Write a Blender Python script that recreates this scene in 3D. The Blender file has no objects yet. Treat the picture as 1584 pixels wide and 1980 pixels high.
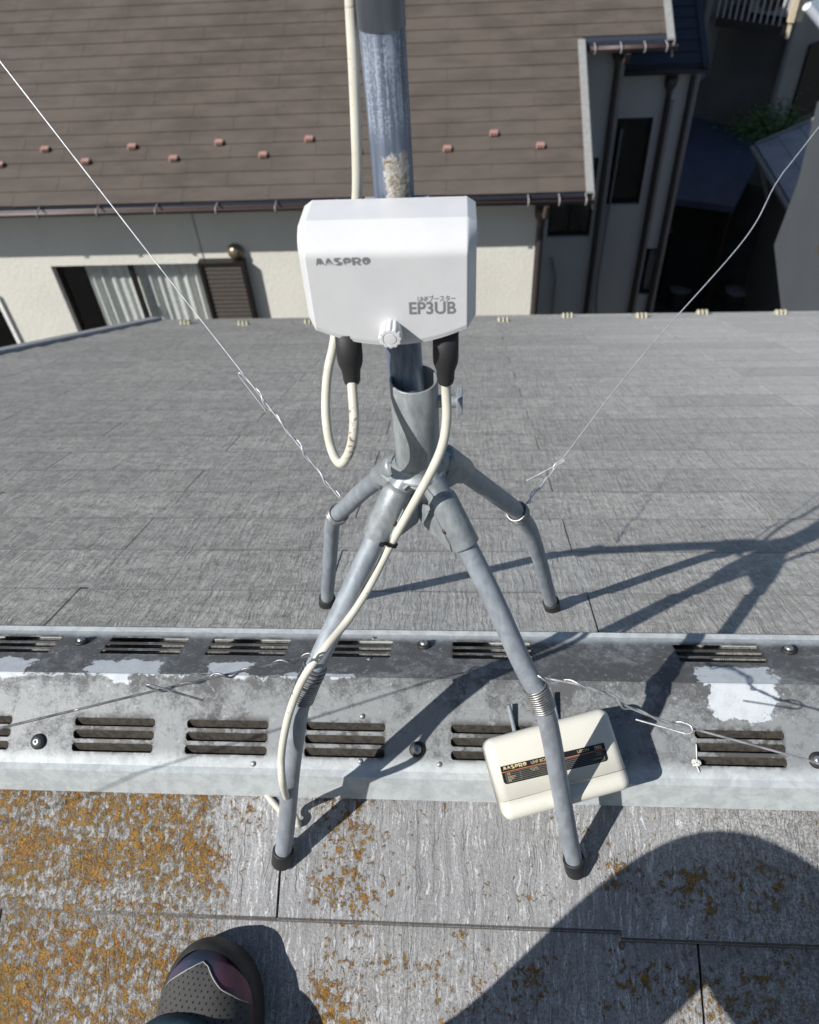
import bpy, bmesh, math, random
import numpy as np
from mathutils import Vector, Matrix, noise
random.seed(7)
V = Vector
R = math.radians
C = bpy.context.scene.collection
sc = bpy.context.scene

# ------------------------------------------------------------------ camera, sky, sun, exposure
FPX, PITCH, ROLL, YAW = 1522.16, .8194, -.0726, -.1012
CAM = V((.0444, -.557, .9747))
cp, sp, cy, sy = math.cos(PITCH), math.sin(PITCH), math.cos(YAW), math.sin(YAW)
FW = V((sy*cp, cy*cp, -sp)); RT0 = V((cy, -sy, 0)); UP0 = RT0.cross(FW)
RT = RT0*math.cos(ROLL) + UP0*math.sin(ROLL)
UP = -RT0*math.sin(ROLL) + UP0*math.cos(ROLL)
cam_d = bpy.data.cameras.new('camera'); cam = bpy.data.objects.new('camera', cam_d); C.objects.link(cam)
m = Matrix((RT, UP, -FW)).transposed().to_4x4(); m.translation = CAM
cam.matrix_world = m
cam_d.sensor_fit = 'VERTICAL'; cam_d.sensor_height = 24.0; cam_d.sensor_width = 24.0
cam_d.lens = 24.0*FPX/1980
cam_d.clip_start = .02; cam_d.clip_end = 500
cam_d.dof.use_dof = True; cam_d.dof.focus_distance = .86
cam_d.dof.aperture_fstop = cam_d.lens/3.4
sc.camera = cam

SUN = V((.623, .447, -.641)).normalized()          # direction the light travels
w = bpy.data.worlds.new('World'); sc.world = w; w.use_nodes = True
nt = w.node_tree; bg = nt.nodes['Background']
sky = nt.nodes.new('ShaderNodeTexSky'); sky.sky_type = 'NISHITA'; sky.sun_disc = False
sky.sun_elevation = math.asin(-SUN.z); sky.sun_rotation = math.atan2(-SUN.x, -SUN.y)
sky.air_density = 1.0; sky.dust_density = .6; sky.ozone_density = 1.2
nt.links.new(sky.outputs[0], bg.inputs[0]); bg.inputs[1].default_value = .075
ld = bpy.data.lights.new('sun', 'SUN'); ld.energy = 5.0; ld.angle = R(.5); ld.color = (1, .97, .925)
lo = bpy.data.objects.new('sun', ld); C.objects.link(lo)
lo.rotation_euler = SUN.to_track_quat('-Z', 'Y').to_euler()
sc.view_settings.view_transform = 'Standard'; sc.view_settings.look = 'None'
sc.view_settings.exposure = 0.24; sc.view_settings.gamma = 1.0

# ------------------------------------------------------------------ a pixel of the survey grid -> a point on a real plane
S = .507                                            # pitch of the roof we stand on; ridge = x axis, z = 0
def ray(x, y): return RT*((x-792)/FPX) - UP*((y-990)/FPX) + FW
def pl(x, y, n, d):
    v = ray(x, y); n = V(n); return CAM + v*((d-CAM.dot(n))/v.dot(n))
def far(x, y, h=0): return pl(x, y, (0, S, 1), h)
def near(x, y, h=0): return pl(x, y, (0, -S, 1), h)
def atY(x, y, Y): return pl(x, y, (0, 1, 0), Y)
def atZ(x, y, Z): return pl(x, y, (0, 0, 1), Z)
def atX(x, y, X): return pl(x, y, (1, 0, 0), X)

# ------------------------------------------------------------------ mesh helpers
class MB:
    def __init__(s): s.v = []; s.f = []; s.mi = []; s.sm = []
    def add(s, vs, fs, mi=0, smooth=False):
        b = len(s.v); s.v += [tuple(p) for p in vs]
        for f in fs: s.f.append([b+i for i in f]); s.mi.append(mi); s.sm.append(smooth)
        return s
    def box(s, c, size, mat=None, mi=0):
        hx, hy, hz = (k/2 for k in size)
        vs = [V((x*hx, y*hy, z*hz)) for x in (-1, 1) for y in (-1, 1) for z in (-1, 1)]
        if mat is not None: vs = [mat @ p for p in vs]
        vs = [p+V(c) for p in vs]
        return s.add(vs, [(0,1,3,2),(4,6,7,5),(0,4,5,1),(2,3,7,6),(0,2,6,4),(1,5,7,3)], mi)
    def prism(s, poly, off, mi=0):                  # poly: 3-D loop, off: extrusion vector
        n = len(poly); o = V(off); vs = [V(p) for p in poly]+[V(p)+o for p in poly]
        fs = [tuple(range(n)), tuple(range(2*n-1, n-1, -1))]+[(i, i+n, (i+1) % n+n, (i+1) % n) for i in range(n)]
        return s.add(vs, fs, mi)
    def tube(s, pts, r, n=16, caps=True, mi=0, flat=None):
        pts = [V(p) for p in pts]; k = len(pts)
        rs = r if isinstance(r, (list, tuple)) else [r]*k
        T = []
        for i in range(k):
            a = pts[max(0, i-1)]; b = pts[min(k-1, i+1)]; d = b-a
            T.append(d.normalized() if d.length > 1e-12 else (T[-1] if T else V((0, 0, 1))))
        u = V((0, 0, 1)) if abs(T[0].z) < .9 else V((1, 0, 0))
        u = (u-T[0]*u.dot(T[0])).normalized()
        vs = []
        for i in range(k):
            u = u-T[i]*u.dot(T[i])
            u = u.normalized() if u.length > 1e-9 else T[i].orthogonal().normalized()
            v2 = T[i].cross(u)
            for j in range(n):
                a = 2*math.pi*j/n; vs.append(pts[i]+(u*math.cos(a)+v2*math.sin(a))*rs[i])
        fs = [(i*n+j, i*n+(j+1) % n, (i+1)*n+(j+1) % n, (i+1)*n+j) for i in range(k-1) for j in range(n)]
        s.add(vs, fs, mi, True)
        if caps:
            s.add(vs[:n], [tuple(range(n-1, -1, -1))], mi); s.add(vs[-n:], [tuple(range(n))], mi)
        return s
    def lathe(s, prof, o, axis=(0, 0, 1), n=24, mi=0, smooth=True):   # prof: (radius, height)
        ax = V(axis).normalized(); u = ax.orthogonal().normalized(); v2 = ax.cross(u); o = V(o); vs = []
        for r, h in prof:
            for j in range(n):
                a = 2*math.pi*j/n; vs.append(o+ax*h+(u*math.cos(a)+v2*math.sin(a))*r)
        k = len(prof)
        fs = [(i*n+j, i*n+(j+1) % n, (i+1)*n+(j+1) % n, (i+1)*n+j) for i in range(k-1) for j in range(n)]
        return s.add(vs, fs, mi, smooth)
    def build(s, name, mat, parent=None, merge=False, **tags):
        me = bpy.data.meshes.new(name); me.from_pydata(s.v, [], s.f)
        for mm in (mat if isinstance(mat, (list, tuple)) else [mat]): me.materials.append(mm)
        for p, i, q in zip(me.polygons, s.mi, s.sm): p.material_index = i; p.use_smooth = q
        bm = bmesh.new(); bm.from_mesh(me)
        if merge: bmesh.ops.remove_doubles(bm, verts=bm.verts, dist=1e-5)
        bmesh.ops.recalc_face_normals(bm, faces=bm.faces); bm.to_mesh(me); bm.free()
        o = bpy.data.objects.new(name, me); C.objects.link(o)
        if parent: o.parent = parent; o.matrix_parent_inverse = world_inv(parent)
        tag(o, **tags); return o
def world_inv(p):
    M = p.matrix_local_full if hasattr(p, 'matrix_local_full') else None
    mw = Matrix.Identity(4); q = p; chain = []
    while q: chain.append(q); q = q.parent
    for q in reversed(chain): mw = mw @ q.matrix_parent_inverse @ Matrix.LocRotScale(q.location, q.rotation_euler, q.scale)
    return mw.inverted()
def tag(o, label=None, cat=None, group=None, kind=None):
    if label: o['label'] = label
    if cat: o['category'] = cat
    if group: o['group'] = group
    if kind: o['kind'] = kind
    return o
def empty(name, loc, label, cat, group=None):
    o = bpy.data.objects.new(name, None); C.objects.link(o); o.location = loc; o.empty_display_size = .05
    return tag(o, label, cat, group)
def smooth_path(pts, k=8):
    P = [V(p) for p in pts]; out = []
    for i in range(len(P)-1):
        a = P[i-1] if i else P[0]*2-P[1]; b = P[i]; c = P[i+1]; d = P[i+2] if i+2 < len(P) else P[-1]*2-P[-2]
        for j in range(k):
            t = j/k
            out.append(.5*((2*b)+(c-a)*t+(2*a-5*b+4*c-d)*t*t+(3*b-a-3*c+d)*t**3))
    out.append(P[-1]); return out
def bevel(o, wd, seg=3, ang=40):
    b = o.modifiers.new('bevel', 'BEVEL'); b.width = wd; b.segments = seg; b.limit_method = 'ANGLE'; b.angle_limit = R(ang)
    return o
def shade(o):
    for p in o.data.polygons: p.use_smooth = True
    return o
def curve_mesh(name, loops, mat, parent, M, ext=.00008):
    cu = bpy.data.curves.new(name, 'CURVE'); cu.dimensions = '2D'; cu.fill_mode = 'BOTH'; cu.extrude = ext
    for lp in loops:
        sp_ = cu.splines.new('POLY'); sp_.points.add(len(lp)-1); sp_.use_cyclic_u = True
        for q, (x, y) in zip(sp_.points, lp): q.co = (x, y, 0, 1)
    return conv(cu, name, mat, parent, M)
def text_mesh(name, body, size, mat, parent, M, ext=.00008, bold=0, align='LEFT', sx=1):
    cu = bpy.data.curves.new(name, 'FONT'); cu.body = body; cu.size = size; cu.extrude = ext; cu.offset = bold; cu.align_x = align
    return conv(cu, name, mat, parent, M @ Matrix.Diagonal((sx, 1, 1, 1)))
def conv(cu, name, mat, parent, M):
    t = bpy.data.objects.new('t', cu); C.objects.link(t)
    dg = bpy.context.evaluated_depsgraph_get(); dg.update()
    me = bpy.data.meshes.new_from_object(t.evaluated_get(dg)); me.name = name
    bpy.data.objects.remove(t); bpy.data.curves.remove(cu)
    me.transform(M); me.materials.clear(); me.materials.append(mat)
    o = bpy.data.objects.new(name, me); C.objects.link(o)
    if parent: o.parent = parent; o.matrix_parent_inverse = world_inv(parent)
    return o

# ------------------------------------------------------------------ materials
class Mat:
    def __init__(s, name, rough=.6, metal=0, color=(.5, .5, .5), spec=.5):
        s.m = bpy.data.materials.new(name); s.m.use_nodes = True; s.t = s.m.node_tree; s.n = s.t.nodes; s.b = s.n['Principled BSDF']
        s.b.inputs['Roughness'].default_value = rough; s.b.inputs['Metallic'].default_value = metal
        s.b.inputs['Base Color'].default_value = (*color, 1); s.b.inputs['Specular IOR Level'].default_value = spec
        s.co = s.n.new('ShaderNodeTexCoord').outputs['Object']
    def lk(s, a, b): s.t.links.new(a, b)
    def put(s, sock, v):
        if isinstance(v, bpy.types.NodeSocket): s.lk(v, sock)
        elif isinstance(v, (tuple, list)) and len(v) == 3 and sock.type == 'RGBA': sock.default_value = (*v, 1)
        else: sock.default_value = v
    def mp(s, scale=(1, 1, 1), loc=(0, 0, 0), rot=(0, 0, 0), co=None):
        k = s.n.new('ShaderNodeMapping'); k.inputs['Scale'].default_value = scale; k.inputs['Location'].default_value = loc; k.inputs['Rotation'].default_value = rot
        s.lk(co or s.co, k.inputs[0]); return k.outputs[0]
    def noise(s, scale=5, detail=4, rough=.55, dist=0, co=None):
        k = s.n.new('ShaderNodeTexNoise'); k.inputs['Scale'].default_value = scale; k.inputs['Detail'].default_value = detail
        k.inputs['Roughness'].default_value = rough; k.inputs['Distortion'].default_value = dist
        s.lk(co or s.co, k.inputs['Vector']); return k.outputs['Fac']
    def vor(s, scale=5, co=None, feat='F1', rnd=1):
        k = s.n.new('ShaderNodeTexVoronoi'); k.inputs['Scale'].default_value = scale; k.feature = feat; k.inputs['Randomness'].default_value = rnd
        s.lk(co or s.co, k.inputs['Vector']); return k.outputs['Distance'], k.outputs['Color']
    def ramp(s, v, a, b, lo=0., hi=1.):             # smooth ramp lo..hi over a..b
        k = s.n.new('ShaderNodeMapRange'); k.interpolation_type = 'SMOOTHSTEP'
        k.inputs[1].default_value = a; k.inputs[2].default_value = b; k.inputs[3].default_value = lo; k.inputs[4].default_value = hi
        if a > b:
            k.inputs[1].default_value = b; k.inputs[2].default_value = a; k.inputs[3].default_value = hi; k.inputs[4].default_value = lo
        s.put(k.inputs[0], v); return k.outputs[0]
    def math(s, op, a, b=0.):
        k = s.n.new('ShaderNodeMath'); k.operation = op; s.put(k.inputs[0], a); s.put(k.inputs[1], b); return k.outputs[0]
    def mix(s, f, a, b):
        k = s.n.new('ShaderNodeMix'); k.data_type = 'RGBA'; s.put(k.inputs[0], f); s.put(k.inputs[6], a); s.put(k.inputs[7], b); return k.outputs[2]
    def xyz(s, co=None):
        k = s.n.new('ShaderNodeSeparateXYZ'); s.lk(co or s.co, k.inputs[0]); return k.outputs
    def color(s, v): s.put(s.b.inputs['Base Color'], v)
    def rough(s, v): s.put(s.b.inputs['Roughness'], v)
    def bump(s, h, dist=.001, strength=1.0):
        k = s.n.new('ShaderNodeBump'); k.inputs['Strength'].default_value = strength; k.inputs['Distance'].default_value = dist
        s.lk(h, k.inputs['Height'])
        if s.b.inputs['Normal'].is_linked: s.lk(s.b.inputs['Normal'].links[0].from_socket, k.inputs['Normal'])
        s.lk(k.outputs[0], s.b.inputs['Normal'])
def simple(name, col, rough=.6, metal=0, spec=.5, var=.12, sc_=30, bmp=0, bs=300):
    M = Mat(name, rough, metal, col, spec)
    f = M.ramp(M.noise(sc_, 5), .3, .7)
    M.color(M.mix(f, tuple(c*(1-var) for c in col), tuple(min(1, c*(1+var)) for c in col)))
    if bmp: M.bump(M.noise(bs, 3), bmp)
    return M.m

_n0 = near(800, 1787); ROWN = math.hypot(_n0.y, _n0.z)
def slate_mat(name, nearside):
    M = Mat(name, .62, 0, spec=.45)
    x, y, z = M.xyz()
    # ribs that wander down the slope: stretched noise with a sideways warp
    wob = M.math('MULTIPLY', M.math('SUBTRACT', M.noise(1, 3, .6, 0, M.mp((26, 20, 12))), .5), .020)
    cmb = M.n.new('ShaderNodeCombineXYZ'); M.lk(M.math('ADD', x, wob), cmb.inputs[0]); M.lk(y, cmb.inputs[1]); M.lk(z, cmb.inputs[2]); wc = cmb.outputs[0]
    rib = M.noise(1, 4, .60, 0, M.mp((125, 7, 7), co=wc))
    rib2 = M.noise(1, 5, .62, .2, M.mp((300, 26, 26), co=wc))
    crackf = M.math('ABSOLUTE', M.math('SUBTRACT', M.noise(1, 2, .5, 0, M.mp((75, 5, 5), (3, 1, 0), co=wc)), .5))
    crack = M.math('MULTIPLY', M.ramp(crackf, .020, .004), M.ramp(M.noise(1, 3, .6, 0, M.mp((30, 9, 9), (7, 2, 0))), .42, .60))
    grain = M.noise(700, 4, .7)
    grain2 = M.noise(330, 5, .72)
    big = M.noise(2.2, 4, .6)
    mid = M.noise(16, 5, .65)
    r0_ = ROWN if nearside else .3174-.182
    sd = M.math('DIVIDE', M.math('SUBTRACT', M.math('MULTIPLY', M.math('ABSOLUTE', y), math.sqrt(1+S*S)), M.math('ADD', M.ramp(x, .2425, .2435, 0, .0085 if nearside else 0), r0_)), .182)
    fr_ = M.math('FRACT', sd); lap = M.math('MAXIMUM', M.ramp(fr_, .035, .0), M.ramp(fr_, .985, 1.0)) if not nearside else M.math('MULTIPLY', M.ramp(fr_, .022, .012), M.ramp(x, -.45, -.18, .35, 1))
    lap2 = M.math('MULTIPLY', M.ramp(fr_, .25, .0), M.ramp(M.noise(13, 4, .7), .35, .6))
    cx_ = M.n.new('ShaderNodeCombineXYZ'); M.lk(M.math('FLOOR', M.math('DIVIDE', M.math('ADD', x, 9.297), .455)), cx_.inputs[0]); M.lk(M.math('FLOOR', sd), cx_.inputs[1])
    wn = M.n.new('ShaderNodeTexWhiteNoise'); wn.noise_dimensions = '2D'; M.lk(cx_.outputs[0], wn.inputs[0]); tone = wn.outputs[0]
    if nearside:
        left = M.ramp(M.math('ADD', x, M.math('MULTIPLY', M.math('SUBTRACT', mid, .5), .12)), -.225, -.32)
        low = M.math('MULTIPLY', M.ramp(M.math('ADD', y, M.math('MULTIPLY', M.math('SUBTRACT', mid, .5), .2)), -.22, -.36), .35)
        right = M.math('MULTIPLY', M.ramp(x, .22, .45), .75)
        gran = M.math('MAXIMUM', M.math('MAXIMUM', left, right), low)
        base = M.mix(M.ramp(rib, .30, .70), (.31, .31, .312), (.46, .46, .465))
        base = M.mix(M.ramp(M.math('ADD', M.math('MULTIPLY', rib2, .75), M.math('MULTIPLY', grain2, .25)), .555, .615, 0, .9), base, (.80, .805, .81))  # white rib streaks: sun glints painted into the colour
        base = M.mix(M.ramp(rib2, .42, .33, 0, .5), base, (.16, .158, .155))
        base = M.mix(M.math('MULTIPLY', crack, .26), base, (.12, .118, .115))
        dash = M.math('MULTIPLY', M.ramp(M.noise(1, 3, .6, 0, M.mp((230, 38, 38), (5, 2, 1), co=wc)), .575, .63), M.ramp(M.noise(24, 3, .6), .38, .58))
        base = M.mix(M.math('MULTIPLY', dash, .75), base, (.76, .765, .77))  # short white dashes paint further glints on the rib tops
        base = M.mix(M.ramp(grain2, .52, .40, 0, .35), base, (.10, .10, .10))
        warm = M.ramp(M.noise(34, 5, .68), .54, .66, 0, .38); base = M.mix(warm, base, (.23, .20, .165))
        gm_ = M.math('ADD', M.math('MULTIPLY', grain2, .62), M.math('MULTIPLY', M.noise(1, 4, .7, .4, M.mp((190, 90, 90), co=wc)), .38))
        gr = M.mix(M.ramp(gm_, .44, .56), (.105, .099, .09), (.43, .425, .41))
        gr = M.mix(M.ramp(gm_, .57, .62, 0, .7), gr, (.70, .70, .68))
        base = M.mix(M.math('MULTIPLY', gran, .88), base, gr)
        base = M.mix(M.ramp(big, .35, .7, 0, .2), base, (.16, .165, .175))
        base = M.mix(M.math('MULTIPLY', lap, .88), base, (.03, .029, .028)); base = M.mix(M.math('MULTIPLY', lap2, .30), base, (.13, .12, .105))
        base = M.mix(M.math('MULTIPLY', tone, .22), base, (.13, .13, .135))
        # lichen
        l1 = M.noise(1, 6, .66, .35, M.mp((125, 95, 95))); l2 = M.noise(19, 3, .6); l3 = M.noise(330, 3, .6)
        band = M.math('MULTIPLY', M.ramp(x, -.175, -.14), M.ramp(x, -.02, -.10))
        dens = M.math('ADD', M.math('MULTIPLY', left, .142), M.math('MULTIPLY', band, .10))
        b3 = M.math('MULTIPLY', M.ramp(x, .2, .27), M.ramp(x, .55, .42)); dens = M.math('ADD', dens, M.math('MULTIPLY', M.math('MULTIPLY', b3, M.ramp(y, -.15, -.21)), .085))
        b4 = M.math('MULTIPLY', M.ramp(y, -.19, -.24), M.math('MULTIPLY', M.ramp(x, -.05, .0), M.ramp(x, .2, .13))); dens = M.math('ADD', dens, M.math('MULTIPLY', b4, .058))
        bare = M.math('MULTIPLY', M.math('MULTIPLY', M.ramp(y, -.225, -.24), M.ramp(y, -.30, -.27)), .04)
        dens = M.math('SUBTRACT', dens, bare)
        lv = M.math('ADD', M.math('ADD', M.math('MULTIPLY', l1, .72), M.math('MULTIPLY', l2, .34)), dens)
        lv = M.math('ADD', lv, M.math('MULTIPLY', M.math('SUBTRACT', l3, .5), .34))
        lm = M.ramp(lv, .648, .690)
        lc = M.mix(M.ramp(M.noise(90, 4, .6), .38, .62), (.20, .098, .012), (.42, .215, .020))
        lc = M.mix(M.ramp(M.noise(30, 3), .55, .68, 0, .7), lc, (.37, .135, .018))
        lc = M.mix(M.ramp(M.noise(8, 3), .52, .66, 0, .7), lc, (.27, .16, .02))
        lc = M.mix(M.ramp(grain2, .5, .66, 0, .55), lc, (.50, .27, .06)); lc = M.mix(M.ramp(grain2, .5, .36, 0, .7), lc, (.055, .028, .008))
        base = M.mix(M.ramp(lv, .60, .68, 0, .35), base, (.22, .16, .09))
        M.color(M.mix(M.math('MULTIPLY', lm, .92), base, lc))
        M.bump(rib, .0024); M.bump(rib2, .0016); M.bump(grain2, .0022); M.bump(grain, .0007); M.bump(lm, .0016); M.bump(M.math('MULTIPLY', lm, l3), .003); M.bump(M.math('SUBTRACT', 1, crack), .0008)
        M.rough(M.ramp(rib2, .4, .7, .58, .38))
    else:
        base = M.mix(M.ramp(rib, .32, .68), (.335, .32, .292), (.51, .49, .45))
        base = M.mix(M.ramp(rib2, .58, .68, 0, .5), base, (.60, .59, .56))
        base = M.mix(M.math('MULTIPLY', crack, .45), base, (.11, .108, .102))
        base = M.mix(M.ramp(grain2, .40, .62, 0, .45), base, (.58, .565, .53))
        blotch = M.noise(1, 6, .70, .5, M.mp((9, 26, 26))); base = M.mix(M.ramp(blotch, .44, .60, .0, .55), base, (.25, .243, .228))
        bl2 = M.noise(1, 5, .72, .3, M.mp((34, 48, 48))); base = M.mix(M.ramp(bl2, .50, .60, .0, .62), base, (.20, .194, .182)); base = M.mix(M.ramp(bl2, .46, .36, .0, .35), base, (.58, .57, .54))
        sp3 = M.noise(150, 5, .75); base = M.mix(M.ramp(sp3, .50, .60, 0, .5), base, (.155, .15, .14)); base = M.mix(M.ramp(sp3, .46, .38, 0, .45), base, (.66, .65, .61))
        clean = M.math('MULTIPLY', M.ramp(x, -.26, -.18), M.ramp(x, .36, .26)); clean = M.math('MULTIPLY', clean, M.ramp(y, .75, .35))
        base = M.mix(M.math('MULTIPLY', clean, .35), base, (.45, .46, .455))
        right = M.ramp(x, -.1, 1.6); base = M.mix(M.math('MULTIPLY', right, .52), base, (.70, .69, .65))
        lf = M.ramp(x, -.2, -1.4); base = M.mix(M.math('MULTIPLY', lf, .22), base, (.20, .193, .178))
        olive = M.ramp(M.noise(23, 4, .6), .60, .72, 0, .2); base = M.mix(olive, base, (.26, .22, .12))
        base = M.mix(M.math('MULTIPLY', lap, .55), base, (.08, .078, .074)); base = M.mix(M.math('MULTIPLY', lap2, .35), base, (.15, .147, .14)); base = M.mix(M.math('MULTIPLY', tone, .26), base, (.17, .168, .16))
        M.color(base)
        M.bump(rib, .0034); M.bump(rib2, .0016); M.bump(grain2, .0014); M.bump(M.math('SUBTRACT', 1, crack), .0008)
    return M.m

def zinc_mat():
    M = Mat('weathered_zinc', .5, 0, spec=.35)
    x, y, z = M.xyz()
    big = M.noise(9, 6, .68, .8); mid = M.noise(46, 7, .72, .5); fine = M.noise(300, 5, .72)
    v = M.math('ADD', M.math('MULTIPLY', big, .52), M.math('MULTIPLY', mid, .50))
    v = M.math('ADD', v, M.math('MULTIPLY', M.math('SUBTRACT', fine, .5), .30))
    v2 = M.math('ADD', v, M.ramp(y, -.07, .03, -.075, .07))
    base = M.mix(M.ramp(v2, .43, .61), (.225, .236, .238), (.092, .093, .095))
    base = M.mix(M.ramp(M.noise(120, 6, .72, .3), .57, .68, 0, .55), base, (.40, .42, .43))
    base = M.mix(M.ramp(M.noise(70, 6, .75, .6), .59, .72, 0, .4), base, (.12, .12, .12))
    lip = M.ramp(z, .002, -.008)  # skirt painted paler: sunlight on its steep face put into the colour
    base = M.mix(M.math('MULTIPLY', lip, .92), base, M.mix(M.ramp(mid, .38, .62), (.50, .535, .535), (.39, .415, .425)))
    # grime round the slots of the vents
    gr_ = M.math('MULTIPLY', M.ramp(y, -.033, -.043), M.ramp(y, -.085, -.078)); gn = M.ramp(M.math('ADD', M.noise(60, 6, .72), M.math('MULTIPLY', M.noise(14, 3), .4)), .70, .82, 0, .75)
    gf = M.ramp(M.math('ADD', M.noise(85, 5, .7), M.math('MULTIPLY', M.math('SUBTRACT', M.noise(22, 3), .5), .8)), .40, .56, 0, .85)
    gm = None
    for (gx0, gx1, gy0, gy1) in GRIME:
        f = M.math('MULTIPLY', M.math('MULTIPLY', M.ramp(x, gx0-.006, gx0+.002), M.ramp(x, gx1+.004, gx1-.004)), M.math('MULTIPLY', M.ramp(y, gy0-.005, gy0+.002), M.ramp(y, gy1+.009, gy1-.001)))
        gm = f if gm is None else M.math('MAXIMUM', gm, f)
    base = M.mix(M.math('MULTIPLY', gm, gf), base, (.055, .05, .045))
    edge = M.math('ADD', M.math('MULTIPLY', M.math('SUBTRACT', M.noise(55, 5, .7), .5), .055), M.math('MULTIPLY', M.math('SUBTRACT', M.noise(16, 3, .6), .5), .05))
    xs = M.math('ADD', x, edge); ys = M.math('ADD', y, M.math('MULTIPLY', edge, .45)); pm = None
    for (x0, x1, y0, y1) in PATCH:
        f = M.math('MULTIPLY', M.math('MULTIPLY', M.ramp(xs, x0-.002, x0+.002), M.ramp(xs, x1+.002, x1-.002)),
                   M.math('MULTIPLY', M.ramp(ys, y0-.0012, y0+.0012), M.ramp(ys, y1+.0012, y1-.0012)))
        pm = f if pm is None else M.math('MAXIMUM', pm, f)
    pm = M.math('MULTIPLY', pm, M.ramp(fine, .30, .38))
    base = M.mix(pm, base, M.mix(M.ramp(mid, .4, .65), (.52, .55, .575), (.45, .48, .51))); M.color(base)
    M.rough(M.ramp(v2, .4, .62, .45, .72)); M.bump(fine, .0003); M.bump(mid, .0004)
    return M.m

def galv_mat(name, a=(.30, .33, .365), b=(.44, .475, .51), metal=.5, rough=.5, streak=False, dark=.0):
    M = Mat(name, rough, metal)
    f = M.noise(1, 5, .6, .3, M.mp((90, 90, 35))) if not streak else M.noise(1, 5, .65, .2, M.mp((260, 260, 12)))
    g = M.noise(420, 4, .7); d = M.noise(14, 5, .65)
    c = M.mix(M.ramp(f, .35, .65), a, b)
    c = M.mix(M.ramp(g, .62, .72, 0, .35), c, (.62, .65, .68))
    c = M.mix(M.ramp(d, .58, .75, 0, .35), c, tuple(k*.7 for k in a)); c = M.mix(M.ramp(M.noise(1, 3, .6, 0, M.mp((40, 40, 8))), .6, .7, 0, .3), c, (.50, .54, .57))
    M.color(c); M.rough(M.ramp(f, .3, .7, rough-.08, rough+.12)); M.bump(g, .00012); return M.m

def mast_mat():
    M = Mat('mast_steel', .42, .35); x, y, z = M.xyz()
    s1 = M.noise(1, 6, .7, .15, M.mp((300, 300, 9))); s2 = M.noise(1, 4, .6, .2, M.mp((120, 120, 4))); g = M.noise(520, 5, .75)
    c = M.mix(M.ramp(s2, .35, .65), (.11, .135, .185), (.22, .26, .33))
    wh = M.ramp(M.math('ADD', M.math('MULTIPLY', s1, .6), M.math('MULTIPLY', g, .42)), .49, .60)
    wh = M.math('MULTIPLY', wh, M.math('MULTIPLY', M.ramp(z, .735, .76), M.ramp(z, .822, .80)))
    c = M.mix(M.math('MULTIPLY', wh, .8), c, (.50, .57, .68))
    up = M.ramp(z, .8115, .8125); c = M.mix(M.math('MULTIPLY', up, .8), c, M.mix(M.ramp(s2, .3, .7), (.19, .21, .25), (.26, .28, .33)))
    # crusty patch where a clamp once sat
    e = M.math('MULTIPLY', M.math('SUBTRACT', M.noise(90, 5, .7), .5), .03)
    pz = M.math('ADD', z, e); px = M.math('ADD', x, M.math('MULTIPLY', e, .5))
    pm = M.math('MULTIPLY', M.math('MULTIPLY', M.ramp(pz, .735, .731), M.ramp(pz, .60, .61)), M.math('MULTIPLY', M.ramp(px, -.0165, -.0145), M.ramp(px, .0035, .0015)))
    pc = M.mix(M.ramp(M.noise(170, 6, .75, .5), .38, .62), (.20, .16, .105), (.52, .51, .48))
    pc = M.mix(M.ramp(M.noise(260, 5, .8), .62, .68), pc, (.04, .03, .02))
    c = M.mix(pm, c, pc); M.color(c)
    M.put(M.b.inputs['Metallic'], M.math('MULTIPLY', M.math('SUBTRACT', 1, pm), .3))
    M.rough(M.math('ADD', M.math('MULTIPLY', pm, .45), .4))
    M.bump(M.math('MULTIPLY', pm, M.noise(220, 5, .75)), .0012); M.bump(g, .0001); return M.m

def plastic_white():
    M = Mat('white_plastic', .33, 0, spec=.5); c = M.mix(M.ramp(M.noise(24, 5, .6), .35, .7), (.62, .625, .63), (.58, .586, .595))
    d = M.ramp(M.noise(210, 5, .8), .695, .73, 0, .55); M.color(M.mix(d, c, (.42, .40, .37)))
    M.rough(M.ramp(M.noise(60, 5), .3, .7, .28, .42)); M.bump(M.noise(900, 2), .00003); return M.m
def plastic_cream():
    M = Mat('cream_plastic', .45, 0, spec=.45); c = M.mix(M.ramp(M.noise(18, 5, .6), .35, .7), (.62, .605, .53), (.58, .565, .495))
    d = M.ramp(M.noise(260, 4, .8), .70, .74, 0, .75); M.color(M.mix(d, c, (.22, .16, .09)))
    M.bump(M.noise(300, 3), .00008); return M.m
def cable_mat():
    M = Mat('cream_cable_jacket', .5, 0, spec=.4); c = M.mix(M.ramp(M.noise(30, 4), .3, .7), (.62, .60, .52), (.53, .51, .43))
    x, y, z = M.xyz(); dz = M.math('MULTIPLY', M.ramp(z, .585, .50, 0, 1), M.ramp(z, .46, .50, 0, 1)); dz = M.math('MULTIPLY', dz, M.ramp(x, -.060, -.050)); dz = M.math('MULTIPLY', dz, M.ramp(x, -.02, -.03))
    n2 = M.noise(140, 6, .75, .3); d = M.ramp(M.math('ADD', n2, M.math('MULTIPLY', dz, .18)), .60, .72, 0, .85)
    M.color(M.mix(d, c, (.10, .075, .045))); M.rough(M.ramp(n2, .3, .7, .4, .6)); return M.m

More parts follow.
